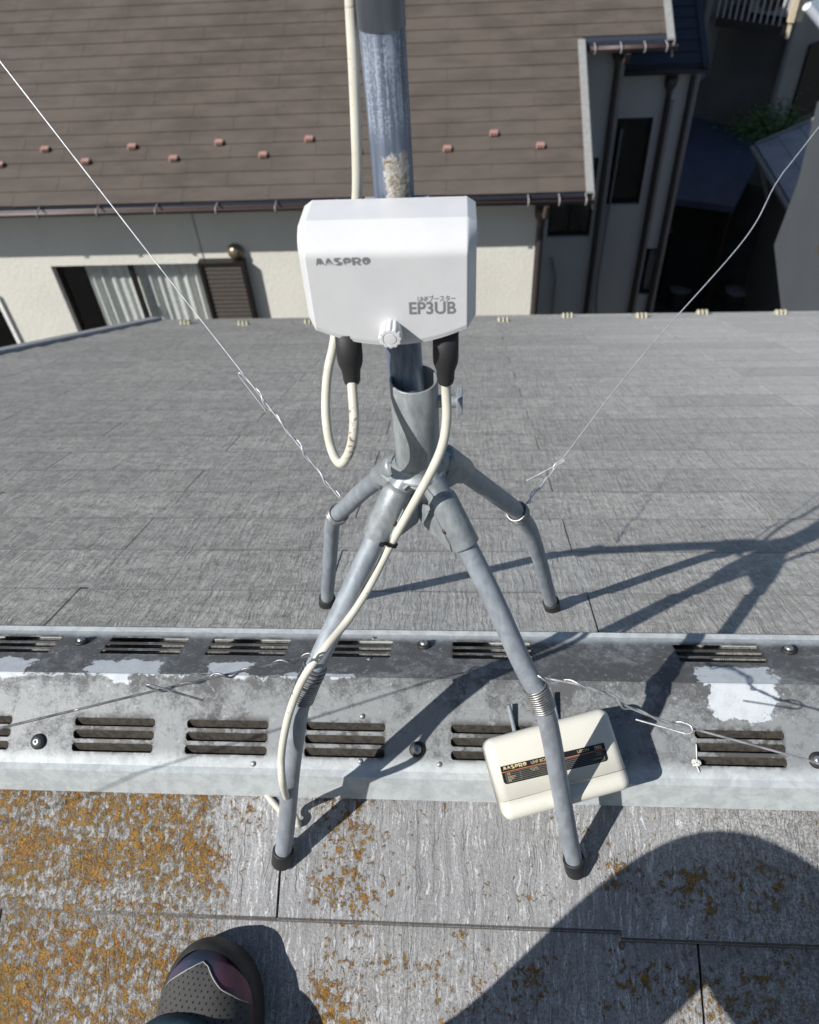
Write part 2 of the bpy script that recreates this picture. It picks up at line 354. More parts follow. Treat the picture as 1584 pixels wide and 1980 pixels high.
def brown_roof_mat():
    M = Mat('brown_shingle', .85); x, y, z = M.xyz()
    a = M.noise(1, 4, .6, 0, M.mp((2.2, 5, 5))); b = M.noise(60, 5, .7); d = M.noise(.5, 3)
    c = M.mix(M.ramp(a, .36, .64), (.070, .056, .045), (.100, .079, .065))
    c = M.mix(M.ramp(d, .4, .65, 0, .4), c, (.105, .088, .075)); c = M.mix(M.ramp(b, .55, .7, 0, .3), c, (.165, .13, .11)); M.color(c); M.bump(b, .004); return M.m
def stucco_mat(name, col):
    M = Mat(name, .9, spec=.2); n = M.noise(28, 6, .7); f = M.noise(1.2, 5, .6)
    st = M.noise(1, 4, .6, 0, M.mp((2.5, 2.5, .35)))
    c = M.mix(M.ramp(f, .35, .7), col, tuple(k*.93 for k in col)); c = M.mix(M.ramp(st, .55, .75, 0, .12), c, tuple(k*.6 for k in col))
    M.color(c); M.bump(n, .006); return M.m
def glass_mat():
    m_ = bpy.data.materials.new('window_glass'); m_.use_nodes = True; t = m_.node_tree; t.nodes.clear()
    o = t.nodes.new('ShaderNodeOutputMaterial'); mx = t.nodes.new('ShaderNodeMixShader'); tr = t.nodes.new('ShaderNodeBsdfTransparent'); gl = t.nodes.new('ShaderNodeBsdfGlossy')
    fr = t.nodes.new('ShaderNodeLayerWeight'); fr.inputs[0].default_value = .5; pw = t.nodes.new('ShaderNodeMath'); pw.operation = 'POWER'; pw.inputs[1].default_value = 4.; t.links.new(fr.outputs['Facing'], pw.inputs[0]); ad = t.nodes.new('ShaderNodeMath'); ad.operation = 'MULTIPLY_ADD'; ad.inputs[1].default_value = .8; ad.inputs[2].default_value = .05; t.links.new(pw.outputs[0], ad.inputs[0]); gl.inputs['Roughness'].default_value = .02; tr.inputs[0].default_value = (.90, .91, .91, 1)
    t.links.new(ad.outputs[0], mx.inputs[0]); t.links.new(tr.outputs[0], mx.inputs[1]); t.links.new(gl.outputs[0], mx.inputs[2]); t.links.new(mx.outputs[0], o.inputs[0]); return m_

# sealant patches on the ridge cap, as x-range / y-range on it
def capx(x, y, side): return (near if side < 0 else far)(x, y, .045)
def prange(xa, xb, ya, yb):
    return (capx(xa, 1300, 1).x, capx(xb, 1300, 1).x, ya, yb)
PATCH = [prange(-90, 52, -.004, .034), prange(168, 305, -.002, .032), prange(395, 480, -.004, .030),
         prange(560, 690, .0, .010), prange(1345, 1480, -.004, .036), prange(1355, 1475, -.040, .006),
         prange(215, 250, -.014, .004), prange(-300, 600, -.0008, .0008)]
NG = [(-120, 20, 1420), (142, 298, 1420), (360, 518, 1420), (590, 745, 1425), (872, 1030, 1430), (1345, 1518, 1440)]
FG = [(-55, 105, 1248), (205, 357, 1248), (405, 558, 1250), (607, 758, 1252), (875, 1027, 1254), (1308, 1475, 1264)]
GRIME = [(capx(a, r, -1).x, capx(b, r, -1).x, capx(220, 1455, -1).y, capx(220, 1387.5, -1).y) for a, b, r in NG]+[(capx(a, r, 1).x, capx(b, r, 1).x, capx(280, 1265, 1).y, capx(280, 1233, 1).y) for a, b, r in FG]
MT = dict(slate_n=slate_mat('lichened_grey_slate', True), slate_f=slate_mat('weathered_grey_slate', False), zinc=zinc_mat(),
          galv=galv_mat('galvanised_pipe', (.235, .262, .292), (.305, .335, .37), .25, .5), galvd=galv_mat('dull_zinc_casting', (.22, .24, .25), (.31, .335, .345), .3, .42),
          mast=mast_mat(), white=plastic_white(), cream=plastic_cream(), cable=cable_mat(), brown=brown_roof_mat(),
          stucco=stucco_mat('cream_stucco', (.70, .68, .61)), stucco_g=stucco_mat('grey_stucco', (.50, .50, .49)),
          rubber=simple('black_rubber', (.018, .018, .019), .62, bmp=.0002), cap=simple('black_foot_rubber', (.016, .0165, .018), .6, bmp=.0002),
          ink=simple('grey_print', (.19, .195, .20), .5, var=.03), tie=simple('black_nylon', (.012, .012, .013), .35),
          wire=galv_mat('bright_wire', (.50, .51, .53), (.66, .67, .68), .4, .35), cwire2=galv_mat('silver_wire', (.34, .34, .345), (.52, .52, .52), .6, .35), cwire=galv_mat('coil_wire', (.26, .26, .255), (.42, .42, .41), .75, .38), dwire=galv_mat('dull_wire', (.20, .20, .20), (.34, .34, .34), .7, .42),
          hole=simple('dark_cavity', (.006, .006, .006), .9), slat=simple('dirty_vent_flap', (.040, .034, .027), .85, var=.45, sc_=140, bmp=.0004),
          steel=simple('screw_steel', (.42, .42, .41), .35, .8, bmp=.0001), label=simple('label_black', (.010, .010, .011), .3), gold=simple('label_gold', (.62, .50, .26), .4, .3, var=.05),
          red=simple('label_orange', (.52, .16, .08), .45), frame=simple('dark_bronze_frame', (.022, .019, .017), .4, .3), gutter=simple('brown_gutter', (.075, .052, .048), .45),
          trim=simple('grey_verge_trim', (.27, .27, .26), .5), pink=simple('copper_snow_guard', (.34, .20, .165), .5), yell=simple('aged_snow_guard', (.52, .50, .36), .5, .2),
          curtain=simple('pale_curtain', (.80, .80, .77), .9), shutter=simple('brown_shutter', (.085, .072, .062), .5, .2), darkroof=simple('navy_black_roof', (.024, .03, .046), .6, bmp=.002, bs=60),
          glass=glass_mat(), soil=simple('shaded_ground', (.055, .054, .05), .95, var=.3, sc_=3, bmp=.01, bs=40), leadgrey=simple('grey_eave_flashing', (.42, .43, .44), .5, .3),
          pipe=simple('pale_pipe', (.26, .25, .25), .5), dpipe=simple('dark_brown_pipe', (.035, .028, .026), .45))

# ================================================================== the house we stand on
ES = math.sqrt(1+S*S)
HOUSE = empty('slate_house', (0, 0, -.3), 'grey slate-roofed house with a vented zinc ridge, seen from on top', 'house')
def slate_rows(side, first, n, xlo, xhi, special=None):
    mb = MB()
    for k in range(-1, n):
        s1 = first+.182*k; s0 = max(s1-.2, .02)        # lower (butt) edge at s1, upper end at s0
        if k == -1: s0 = .02
        if s1 < .06: continue
        off = -.197+(.455 if k % 2 else 0) if side > 0 else (-.197+(0 if k == 0 else .535 if k == 1 else .23*k))
        x = off-.91*math.ceil((off-xlo)/.91)
        while x < xhi:
            for hf in (0, 1):
                xa = x+.0016 if hf == 0 else x+.44; xb = x+.44 if hf == 0 else x+.9084
                d = random.uniform(-.003, .003)+(0 if hf == 0 else .009)
                if side < 0 and k == 0: d = (0 if hf == 0 else .0085) if x > -.3 else (-.0085 if hf == 0 else -.001)
                if side > 0: d = random.uniform(-.002, .002)+(0 if hf == 0 else .005)
                sb = s1+d; t = .0055
                def P(xx, s, h): return V((xx, side*s/ES, -S*s/ES))+V((0, side*S/ES, 1/ES))*h
                nose = .0015
                h1 = (.0078 if side < 0 else .0066)+random.uniform(0, .0007); ht = .0002
                # chamfered step at the half joint
                vs = [P(xa, s0, ht), P(xb, s0, ht), P(xb, sb-nose, h1), P(xa, sb-nose, h1), P(xa, sb, h1-.0012), P(xb, sb, h1-.0012), P(xb, sb, .0026 if side < 0 else .0014), P(xa, sb, .0026 if side < 0 else .0014), P(xa, s0, -.008), P(xb, s0, -.008)]
                fs = [(0, 1, 2, 3), (3, 2, 5, 4), (4, 5, 6, 7)]
                if hf == 0: fs.append((0, 3, 4, 7, 8))
                else: fs.append((1, 9, 6, 5, 2))
                mb.add(vs, fs)
                if hf == 0 :                           # little slanted shoulder between the short and the long half
                    pass
            x += .91
    return mb
near0 = near(800, 1787); rown = math.hypot(near0.y, near0.z)
def under(side, L):                                   # dark roofing felt seen through the joints
    return MB().prism([V((-7, side*.03, -.03*S-.006)), V((7, side*.03, -.03*S-.006)), V((7, side*L/ES, -S*L/ES-.006)), V((-7, side*L/ES, -S*L/ES-.006))], (0, 0, -.02))
cutA = far(300, 620); cutB = far(0, 683); ev = far(1584, 603)
def bisect(o, p, n):
    bm = bmesh.new(); bm.from_mesh(o.data)
    bmesh.ops.bisect_plane(bm, geom=bm.verts[:]+bm.edges[:]+bm.faces[:], plane_co=p, plane_no=n, clear_outer=True)
    bm.to_mesh(o.data); bm.free()
nA = V((-(cutA-cutB).y, (cutA-cutB).x, 0)).normalized()
nE = V((-(ev-cutA).y, (ev-cutA).x, 0)).normalized()
ro = .3174-.182
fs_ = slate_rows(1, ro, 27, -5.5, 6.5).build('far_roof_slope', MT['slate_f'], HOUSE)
fu = under(1, 4.9).build('roof_underlay', MT['hole'], HOUSE)
for o in (fs_, fu): bisect(o, cutA, nA); bisect(o, cutA, nE)
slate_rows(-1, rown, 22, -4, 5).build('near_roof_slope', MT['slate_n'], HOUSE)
under(-1, 4.2).build('roof_underlay', MT['hole'], HOUSE)
# eave flashing along the far edge and along the slanted cut
def along(a, b, wd, ht, name, mat, out, drop=.0):
    d = (b-a); u = V((out.x, out.y, 0)).normalized()
    poly = [a-u*wd+V((0, 0, ht)), a+u*.012+V((0, 0, ht-.004)), a+u*.012+V((0, 0, -.06)), a+V((0, 0, -.06)), a+V((0, 0, -.008)), a-u*wd+V((0, 0, -.004))]
    return MB().prism(poly, d).build(name, mat, HOUSE)
lft = cutA+(cutB-cutA)*2.6
along(cutA, lft, .055, .034, 'verge_flashing', MT['leadgrey'], nA)
along(cutA, cutA+(ev-cutA)*1.9, .0, .003, 'eave_flashing', MT['leadgrey'], nE)
# walls of our own house under the eaves
wl = MB(); e2 = cutA+(ev-cutA)*1.8
wp = [V((-4.6, -3.5, -8)), V((e2.x-.6, -3.5, -8)), V((e2.x-.6, e2.y-.6, -8)), V((cutA.x+.4, cutA.y-.6, -8)), V((lft.x+.6, lft.y-.1, -8)), V((-4.6, -.5, -8))]
wl.prism(wp, (0, 0, 5.6)); wl.build('wall', MT['stucco_g'], HOUSE)
# snow guards near the eave
for (x, y) in [(360, 626), (472, 628), (600, 625), (973, 621), (1097, 613), (1240, 613), (1357, 607), (1508, 607)]:
    p = far(x, y, .006); g = MB()
    for i in (-1, 0, 1): g.tube([p+V((i*.026, .02, -.01)), p+V((i*.026, .015, .02)), p+V((i*.026, -.012, .034)), p+V((i*.026, -.03, .008))], .006, 8)
    g.box(p+V((0, 0, .012)), (.075, .02, .012))
    g.build('snow_guard', MT['yell'], HOUSE)

# ------------------------------------------------------------------ vented ridge cap
RC = bpy.data.objects.new('ridge_cap', None); C.objects.link(RC); RC.location = (0, 0, .0)
RC.parent = HOUSE; RC.matrix_parent_inverse = world_inv(HOUSE)
HC = .045
b0 = near(0, 1473, HC); b1 = atZ(0, 1486, b0.z-.001); b2 = near(0, 1526, .008)
prof_n = [(0, HC), (b0.y, b0.z), (b1.y, b1.z), (b2.y, b2.z)]
XL, XR = -3.4, 4.4
def slots(side, rows, groups):
    ys = []
    for (xr_, ya, yb) in rows:
        a = capx(xr_, ya, side).y; b = capx(xr_, yb, side).y; ys.append((min(abs(a), abs(b)), max(abs(a), abs(b))))
    gs = []
    for (xa, xb, yr_) in groups: gs.append((capx(xa, yr_, side).x, capx(xb, yr_, side).x))
    return sorted(ys), sorted(gs)
nrows, ngr = slots(-1, [(220, 1387.5, 1405), (220, 1411.5, 1430), (220, 1436.5, 1455)],
                   [(-120, 20, 1420), (142, 298, 1420), (360, 518, 1420), (590, 745, 1425), (872, 1030, 1430), (1345, 1518, 1440)])
frows, fgr = slots(1, [(280, 1232.5, 1242.5), (280, 1245.5, 1254.3), (280, 1257, 1265.5)],
                   [(-55, 105, 1248), (205, 357, 1248), (405, 558, 1250), (607, 758, 1252), (875, 1027, 1254), (1308, 1475, 1264)])
for gr in (ngr, fgr):                                # the pattern carries on outside the frame
    gr.insert(0, (gr[0][0]-.17, gr[0][0]-.17+.118)); gr.insert(0, (gr[0][0]-.24, gr[0][0]-.24+.118))
    gr.append((gr[-1][0]+.26, gr[-1][0]+.378)); gr.append((gr[-1][0]+.18, gr[-1][0]+.298))
def cap_face(side, rows, groups, L):
    mb = MB(); fls = []
    def P(x, v, h=0): return V((x, side*v, HC-S*v))+V((0, side*S/ES, 1/ES))*h
    xs = sorted(set([XL, XR]+[e for g in groups for e in g])); vv = sorted(set([0, L]+[e for r in rows for e in r]))
    for i in range(len(xs)-1):
        for j in range(len(vv)-1):
            xm, vm = (xs[i]+xs[i+1])/2, (vv[j]+vv[j+1])/2
            hole = any(g[0] < xm < g[1] for g in groups) and any(r[0] < vm < r[1] for r in rows)
            if not hole: mb.add([P(xs[i], vv[j]), P(xs[i+1], vv[j]), P(xs[i+1], vv[j+1]), P(xs[i], vv[j+1])], [(0, 1, 2, 3)])
    for (xa, xb) in groups:
        fl = MB(); fls.append(fl)
        for (va, vb) in rows:
            # pressed-in flap: hinged on the upper edge (near side) and open at the lower one
            d = .0085
            lip = va+(vb-va)*.80
            fl.add([P(xa, va), P(xb, va), P(xb-.002, lip, -d), P(xa+.002, lip, -d)], [(0, 1, 2, 3)])
            fl.add([P(xa, va), P(xa+.002, lip, -d), P(xa, vb, 0)], [(0, 1, 2)])
            fl.add([P(xb, va), P(xb-.002, lip, -d), P(xb, vb, 0)], [(0, 1, 2)])
            # turned rim
            for (q0, q1) in [((xa, vb), (xb, vb)), ((xa, va), (xb, va))]:
                mb.tube([P(*q0, -.0002), P(*q1, -.0002)], .0006, 6)
            for xx in (xa, xb):                      # rounded ends
                e = .003 if xx == xa else -.003
                mb.add([P(xx, va, .0001), P(xx+e, va, .0001), P(xx, va+.003, .0001)], [(0, 1, 2)])
                mb.add([P(xx, vb, .0001), P(xx+e, vb, .0001), P(xx, vb-.003, .0001)], [(0, 1, 2)])
    return mb, fls
L = -prof_n[1][0]
mbn, fln = cap_face(-1, nrows, ngr, L); mbf, flf = cap_face(1, frows, fgr, L)
def strip(mb, a, b, side):
    mb.add([V((XL, side*-a[0], a[1])), V((XR, side*-a[0], a[1])), V((XR, side*-b[0], b[1])), V((XL, side*-b[0], b[1]))], [(0, 1, 2, 3)])
cm = MB()
for mb_, side in ((mbn, -1), (mbf, 1)):
    cm.add(mb_.v, mb_.f)
    for i in range(1, 3): strip(cm, prof_n[i], prof_n[i+1], side)
    e = prof_n[3]; strip(cm, e, (e[0]+.006, e[1]-.001), side)
capo = cm.build('cap_sheet', MT['zinc'], RC, merge=True)
rg = MB().tube([V((XL, 0, HC-.0003)), V((XR, 0, HC-.0003))], .0012, 8).build('cap_fold', MT['zinc'], RC)
for fl in fln+flf: fl.build('vent_louvre', MT['slat'], RC)
MB().box((.5, 0, -.012), (XR-XL, .10, .02)).build('ridge_cavity', MT['hole'], RC)
# washers-and-screws
def screw(p, n):
    n = V(n).normalized(); k = MB()
    k.lathe([(0, 0), (.0105, 0), (.0105, .002), (.0085, .0045), (0, .0045)], p, n, 24)
    o = k.build('screw', MT['rubber'], RC)
    h = MB(); h.lathe([(.0062, .0044), (.0062, .0052), (.0042, .0078), (.0016, .0086), (.0013, .0066), (0, .0066)], p, n, 20); h.build('screw_head', MT['steel'], o)
nn = (0, -S, 1); nf = (0, S, 1)
for (x, y, sd) in [(75, 1434, -1), (807, 1449, -1), (1580, 1470, -1), (158, 1242, 1), (820, 1249, 1), (1525, 1259, 1)]:
    screw(capx(x, y, sd), nn if sd < 0 else nf)
def rivet(p, n):
    MB().lathe([(0, .0016), (.002, .0016), (.0035, .0008), (.0035, -.0003)], p, n, 14).build('rivet', MT['dwire'], RC)
for (x, y, sd) in [(701, 1385, -1), (697, 1472, -1), (490, 1477, -1), (723, 1234, 1), (714, 1274, 1), (850, 1478, -1)]: rivet(capx(x, y, sd), nn if sd < 0 else nf)

# ================================================================== roof stand
STAND = empty('roof_stand', (0, 0, -.1), 'galvanised four-legged roof stand straddling the vented ridge', 'roof stand')
def leg_pt(dirx, diry, r, z): h = math.hypot(dirx, diry); return V((dirx/h*r, diry/h*r, z))
LEGS = [('n', -.196, -.198, [(.277, -.090), (.252, -.008), (.224, .10), (.200, .180), (.189, .212), (.172, .241), (.15, .270), (.10, .335), (.05, .400), (.036, .418)], (.178, .232, 13)),
        ('n', .191, -.198, [(.272, -.090), (.252, -.020), (.228, .07), (.203, .165), (.190, .205), (.173, .236), (.15, .264), (.10, .338), (.055, .393), (.036, .416)], (.178, .226, 12)),
        ('f', -.192, .24, [(.304, -.110), (.28, -.03), (.25, .07), (.229, .145), (.215, .180), (.195, .210), (.17, .243), (.12, .312), (.07, .375), (.04, .41)], (.192, .214, 3)),
        ('f', .197, .239, [(.302, -.109), (.28, -.04), (.25, .055), (.215, .155), (.200, .188), (.182, .221), (.16, .255), (.11, .325), (.063, .390), (.04, .415)], (.180, .224, 5))]
RL = .0108
leg_info = []
for (k, dx, dy, prof, coil) in LEGS:
    pts = [leg_pt(dx, dy, r, z) for r, z in prof]
    path = smooth_path(pts, 8)
    lg = MB().tube(path, RL, 28).build('leg', MT['galv'], STAND)
    # rubber foot
    a = path[0]; d = (path[3]-path[0]).normalized(); c_ = MB()
    c_.lathe([(0, -.004), (.011, -.004), (.0135, -.001), (.0139, .024), (.0134, .0265), (.0112, .0268), (.0110, .024)], a, d, 28)
    c_.build('rubber_foot', MT['cap'], lg)
    # socket sleeve
    u = leg_pt(dx, dy, 1, 0).normalized(); rr = .0125
    top = leg_pt(dx, dy, .016, .442); mid = leg_pt(dx, dy, .026, .432); bot = path[-1]*.0
    q = [V((0, 0, .452))+u*.008, V((0, 0, .447))+u*.018, pts[-1]+(pts[-2]-pts[-1])*.0+V((0, 0, .002)), pts[-2]+(pts[-3]-pts[-2])*(.28 if k == 'n' else .1)]
    dd = (pts[-3]-pts[-2]).normalized()
    endp = pts[-2]+dd*(.018 if k == 'n' else .006); startp = endp-dd*.052
    sv = MB(); sv.tube([V((0, 0, .449))+u*.004, startp+dd*.012], .0125, 24)
    sv.tube([startp-dd*.006, startp-dd*.0045, startp-dd*.002, startp+dd*.002, endp-dd*.0012, endp], [.0105, .0130, .0142, .0147, .0147, .0143], 32)
    so = sv.build('socket', MT['galvd'], STAND)
    leg_info.append((lg, path, coil, u, dx, dy))
    # folded flange plates reaching down to the centre boss
    side = V((-u.y, u.x, 0))
    wb = MB(); nrm_ = dd.cross(side).normalized()
    for sgn in (-1, 1):
        e_ = side*sgn
        p_ = [startp+dd*.004+e_*.010+nrm_*.0, startp+dd*.012+e_*.0145, endp-dd*.010+e_*.0148, endp-dd*.006+e_*.0150-V((0, 0, .006)), V((0, 0, .388))+u*.020+e_*.016, V((0, 0, .405))+u*.006+e_*.012]
        if k == 'f': p_ = p_[:3]+[V((0, 0, .40))+u*.012+e_*.012]
        wb.prism(p_, e_*.0013)
    cpp = [startp+nrm_*0+V((0, 0, .011))+side*.011, startp+V((0, 0, .011))-side*.011, V((0, 0, .4465))+u*.012-side*.014, V((0, 0, .4465))+u*.012+side*.014]
    wb.prism(cpp, V((0, 0, -.0015)))
    wb.build('flange', MT['galvd'], so)
    bm_ = MB(); bp = startp+dd*.028+side*.0148*(1 if dx*dy > 0 else -1)
    bm_.lathe([(0, .0012), (.0016, .0012), (.0030, .0004), (.0030, -.001)], bp, side*(1 if dx*dy > 0 else -1), 12); bm_.build('rivet', MT['dpipe'], so)  # dark stud standing in for a punched hole in the flange
# central collar, socket tube
hub = MB()
n_ = 48; ro_, ri_ = .0215, .0193; z0, z1 = .440, .548
tb = [(ro_, z0), (ro_, z1), (ri_, z1), (ri_, z0+.02)]
hub.lathe([(.0215, .446), (.0218, .452), (.0215, .458), (ro_, z1-.0006), (ro_-.0005, z1), (ri_+.0005, z1), (ri_, z1-.0006), (ri_, z0+.01), (0, z0+.01)], (0, 0, 0), (0, 0, 1), n_)
hub.lathe([(.0, .4395), (.026, .4385), (.0275, .4405), (.0265, .443), (.0225, .4445), (.0222, .452)], (0, 0, 0), (0, 0, 1), n_)
hubo = hub.build('mast_socket', MT['galvd'], STAND)
st = MB(); st.lathe([(.0, .386), (.016, .386), (.017, .389), (.0175, .425), (.024, .4375), (0, .438)], (0, -.002, 0), (0, 0, 1), 24); st.build('centre_boss', MT['galvd'], STAND)
bl = MB(); bl.lathe([(0, .0), (.004, 0), (.004, .005), (.0025, .007), (0, .007)], (-.004, -.0165, .416), (0.1, -1, .1), 16); bl.build('bolt', MT['steel'], STAND)
# side clamping bolt
bp = atY(846, 773, -.0); tbm = MB()
tbm.tube([V((.018, -.002, bp.z)), V((.040, -.002, bp.z))], .0058, 20)
so = tbm.build('clamp_bolt', MT['galvd'], STAND)
hd = MB().box(V((.0405, -.002, bp.z)), (.0055, .018, .0185)).build('bolt_head', MT['galv'], so); bevel(hd, .001, 2)

# wire coils and guy wires
def tangent(path, z):
    for i in range(len(path)-1):
        if path[i].z <= z <= path[i+1].z:
            t = (z-path[i].z)/(path[i+1].z-path[i].z+1e-9); return path[i].lerp(path[i+1], t), (path[i+1]-path[i]).normalized()
def sample(path, za, zb, k):
    return [tangent(path, za+(zb-za)*i/k) for i in range(k+1)]
def coil(path, zc, turns, wr, jit=.0, span=None):
    span = span or turns*wr*2.15; p, t = tangent(path, zc); t = t.normalized(); slope = t.z
    K = int(turns*28); pts = []; u = None
    for i in range(K+1):
        f = i/K; zz = zc+(f-.5)*span*slope; c0, t0 = tangent(path, zz)
        u = (V((1, 0, 0))-t0*t0.x).normalized() if u is None else (u-t0*u.dot(t0)).normalized()
        v2 = t0.cross(u); a = 2*math.pi*turns*f+1.0
        rr = RL+wr*1.0+jit*abs(math.sin(a*.37))*wr
        pts.append(c0+(u*math.cos(a)+v2*math.sin(a))*rr+t0*math.sin(a*2.3)*wr*jit*.6)
    return pts
WR = .00115
wires = [(0, .232, 14, (600, 1268), (0, 1408), -.24, 'near', .30), (1, .226, 13, (1040, 1308), (1584, 1476), -.20, 'near', .50),
         (2, .203, 4, (655, 962), (0, 118), .46, 'far', .38), (3, .226, 5, (1016, 976), (1584, 245), 1.0, 'far', .12)]
WLAB = ['dull guy wire running off the near left leg across the ridge', 'bright guy wire from the near right leg passing over the cream box',
        'shiny taut guy wire rising to the upper left from the far left leg', 'long guy wire with a loose kink running right from the far right leg']
random.seed(3)
for (i, zc, tn, pa, pb, Yb, kd, tw) in wires:
    lg, path, cinfo, u, dx, dy = leg_info[i]
    mat = MT['dwire'] if i == 0 else MT['cwire2'] if i == 1 else MT['wire']
    rootp = tangent(path, zc)[0]
    g = empty('guy_wire', rootp, WLAB[i], 'wire', 'guy wires of the roof stand')
    WC = .00125 if i < 2 else .0016
    cpts = coil(path, zc, tn-2 if i < 2 else tn, WC, .15 if i < 2 else .5)
    cl = MB().tube(cpts, WC, 8)
    if i == 0: cl.tube(coil(path, zc+.018, 4, WC, .6, .020), WC*.9, 8)
    cl.build('coil', MT['dwire'] if i == 0 else MT['cwire'], g)
    pY = rootp.y+(-.012 if kd == 'near' else .0)
    A = atY(pa[0], pa[1], pY); B = atY(pb[0], pb[1], Yb)
    ctrl = {0: [(300, 1336), (150, 1372)], 1: [(1150, 1333), (1268, 1388)], 2: [(470, 722), (300, 505)], 3: [(1084, 892), (1240, 690), (1440, 462), (1505, 348)]}[i]
    # depth along the chord from the point's share of the pixel run
    pts = [A]
    def onchord(q):
        lo_, hi_ = 0., 1.
        key = 1 if kd == 'far' else 0
        for _ in range(50):
            mm = (lo_+hi_)/2; P = A.lerp(B, mm); d = P-CAM; px = 792+FPX*d.dot(RT)/d.dot(FW); py = 990-FPX*d.dot(UP)/d.dot(FW)
            val = (py, px)[0] if key else px; tgt = q[1] if key else q[0]; inc = ((pb[1]-pa[1]) if key else (pb[0]-pa[0])) > 0
            if (val < tgt) == inc: lo_ = mm
            else: hi_ = mm
        return atY(q[0], q[1], A.lerp(B, lo_).y)
    pts += [onchord(q) for q in ctrl]; pts += [B, B+(B-pts[-1]).normalized()*(1.2 if kd == 'far' else .9)]
    sp_ = smooth_path(pts, 14)
    MB().tube(sp_, WR*(1.0 if i < 2 else .80 if i == 2 else .82), 8).build('strand', mat, g)
    # the tail twisted back round the standing strand
    end = {0: (298, 1336), 1: (1330, 1412), 2: (470, 722), 3: (1084, 892)}[i]
    tl = []; acc = 0; Lt = (onchord(end)-A).length; pitch = {0: .030, 1: .040, 2: .042, 3: .028}[i]
    fine = smooth_path(pts, 60)
    for j in range(len(fine)-1):
        acc += (fine[j+1]-fine[j]).length
        if acc > Lt: break
        t0 = (fine[j+1]-fine[j]).normalized(); uu = (V((0, 0, 1))-t0*t0.z).normalized(); vv = t0.cross(uu)
        a = acc/pitch*2*math.pi; rr = WR*2.1*(1+.5*math.sin(acc*90)); tl.append(fine[j]+(uu*math.cos(a)+vv*math.sin(a))*rr)
    t0 = (tl[-1]-tl[-2]).normalized(); hk = tl[-1]; back = -t0; off = {0: V((.002, .0, .007)), 1: V((-.004, -.006, -.010)), 2: V((-.005, 0, -.004)), 3: V((.0025, 0, -.0025))}[i]
    tl += [hk+t0*.006, hk+t0*.010+off*.4, hk+t0*.006+off*.8, hk+back*.012+off, hk+back*(.045 if i < 2 else .05)+off*1.4]
    MB().tube(smooth_path(tl, 2), WR*(.9 if i < 2 else .72), 8).build('twisted_tail', mat, g)

# ================================================================== mast
MAST = empty('antenna_mast', (-.010, .0, .46), 'blue-grey steel antenna mast rising out of the stand, crusty patch above the box', 'antenna mast')
mx = lambda z: V((-.0105+(.0015 if z < .6 else 0), .040-(.62-z)*.17 if z < .62 else .04, z))
MB().tube([V((-.0045, -.0, .455)), V((-.006, .004, .50)), V((-.0085, .018, .56)), V((-.0095, .030, .62)), V((-.0100, .038, .70)), V((-.0105, .040, .76)), V((-.0110, .040, .8118))], .0157, 40).build('pipe', MT['mast'], MAST)
MB().lathe([(.0150, .8116), (.01625, .8116), (.01625, 1.35), (0, 1.35)], (-.0110, .040, 0), (0, 0, 1), 40).build('upper_pipe', MT['mast'], MAST)
MB().tube([V((-.011, .04, 1.34)), V((-.011, .04, 2.6))], .0150, 24).build('top_pipe', MT['mast'], MAST)

# ================================================================== white booster box
YB = -.036                                            # front face
BO = empty('antenna_booster', (-.009, .0, .60), 'white antenna booster box clamped to the mast with ribbed knob', 'antenna booster')
c0 = atY(583, 420, -.022); c1 = atY(922, 420, -.022)
xa_, xb_ = atY(574, 450, -.018).x, atY(922, 450, -.018).x
zt_ = atY(750, 383, .0205).z; zb_side = atY(612, 640, YB).z; zb_mid = atY(750, 668, YB).z
XM, HW = (xa_+xb_)/2, (xb_-xa_)/2
print('booster', XM, HW, zt_, zb_side, zb_mid)
def bfront(u, v):                                     # u -1..1, v 0..1 bottom..top -> point on the skin
    x = XM+u*HW; ch = max(0, abs(u)*HW-(HW-.0065))/.0065
    zb_ = zb_mid+(zb_side-zb_mid)*min(1, abs(u)/.88)**2.1+ch*.004; zt = zt_-ch*.0045
    z = zb_+v*(zt-zb_); y = YB
    if z > .684: s_ = (z-.684)/(zt_-.684); y += .0240*s_**2.3
    y += ch*.0125+(.0008 if v < .02 else 0)
    return V((x, y, z))
NU, NV = 64, 44
us = [-1, -.985, -.96, -.93, -.91, -.897, -.886]+[(-.87+1.74*i/40) for i in range(41)]+[.886, .897, .91, .93, .96, .985, 1]
vsq = [0, .012]+[.03+.97*i/40 for i in range(41)]
g = [[bfront(u_, v_) for u_ in us] for v_ in vsq]; nu, nv = len(us), len(vsq)
sk = MB(); vs = [p for r_ in g for p in r_]
sk.add(vs, [(j*nu+i, j*nu+i+1, (j+1)*nu+i+1, (j+1)*nu+i) for j in range(nv-1) for i in range(nu-1)], 0, True)
bnd = [g[0][i] for i in range(nu)]+[g[j][-1] for j in range(1, nv)]+[g[-1][i] for i in range(nu-2, -1, -1)]+[g[j][0] for j in range(nv-2, 0, -1)]
nb = len(bnd); cen = V((XM, 0, .66))
ring1 = [V((p.x, p.y+.0, p.z)) for p in bnd]; ring2 = [V((XM+(p.x-XM)*.992, .021, cen.z+(p.z-cen.z)*.992)) for p in bnd]
sk.add(ring1+ring2, [(i, (i+1) % nb, (i+1) % nb+nb, i+nb) for i in range(nb)], 0, False)
sk.add(ring2, [tuple(range(nb))], 0)
cov = sk.build('cover', MT['white'], BO)
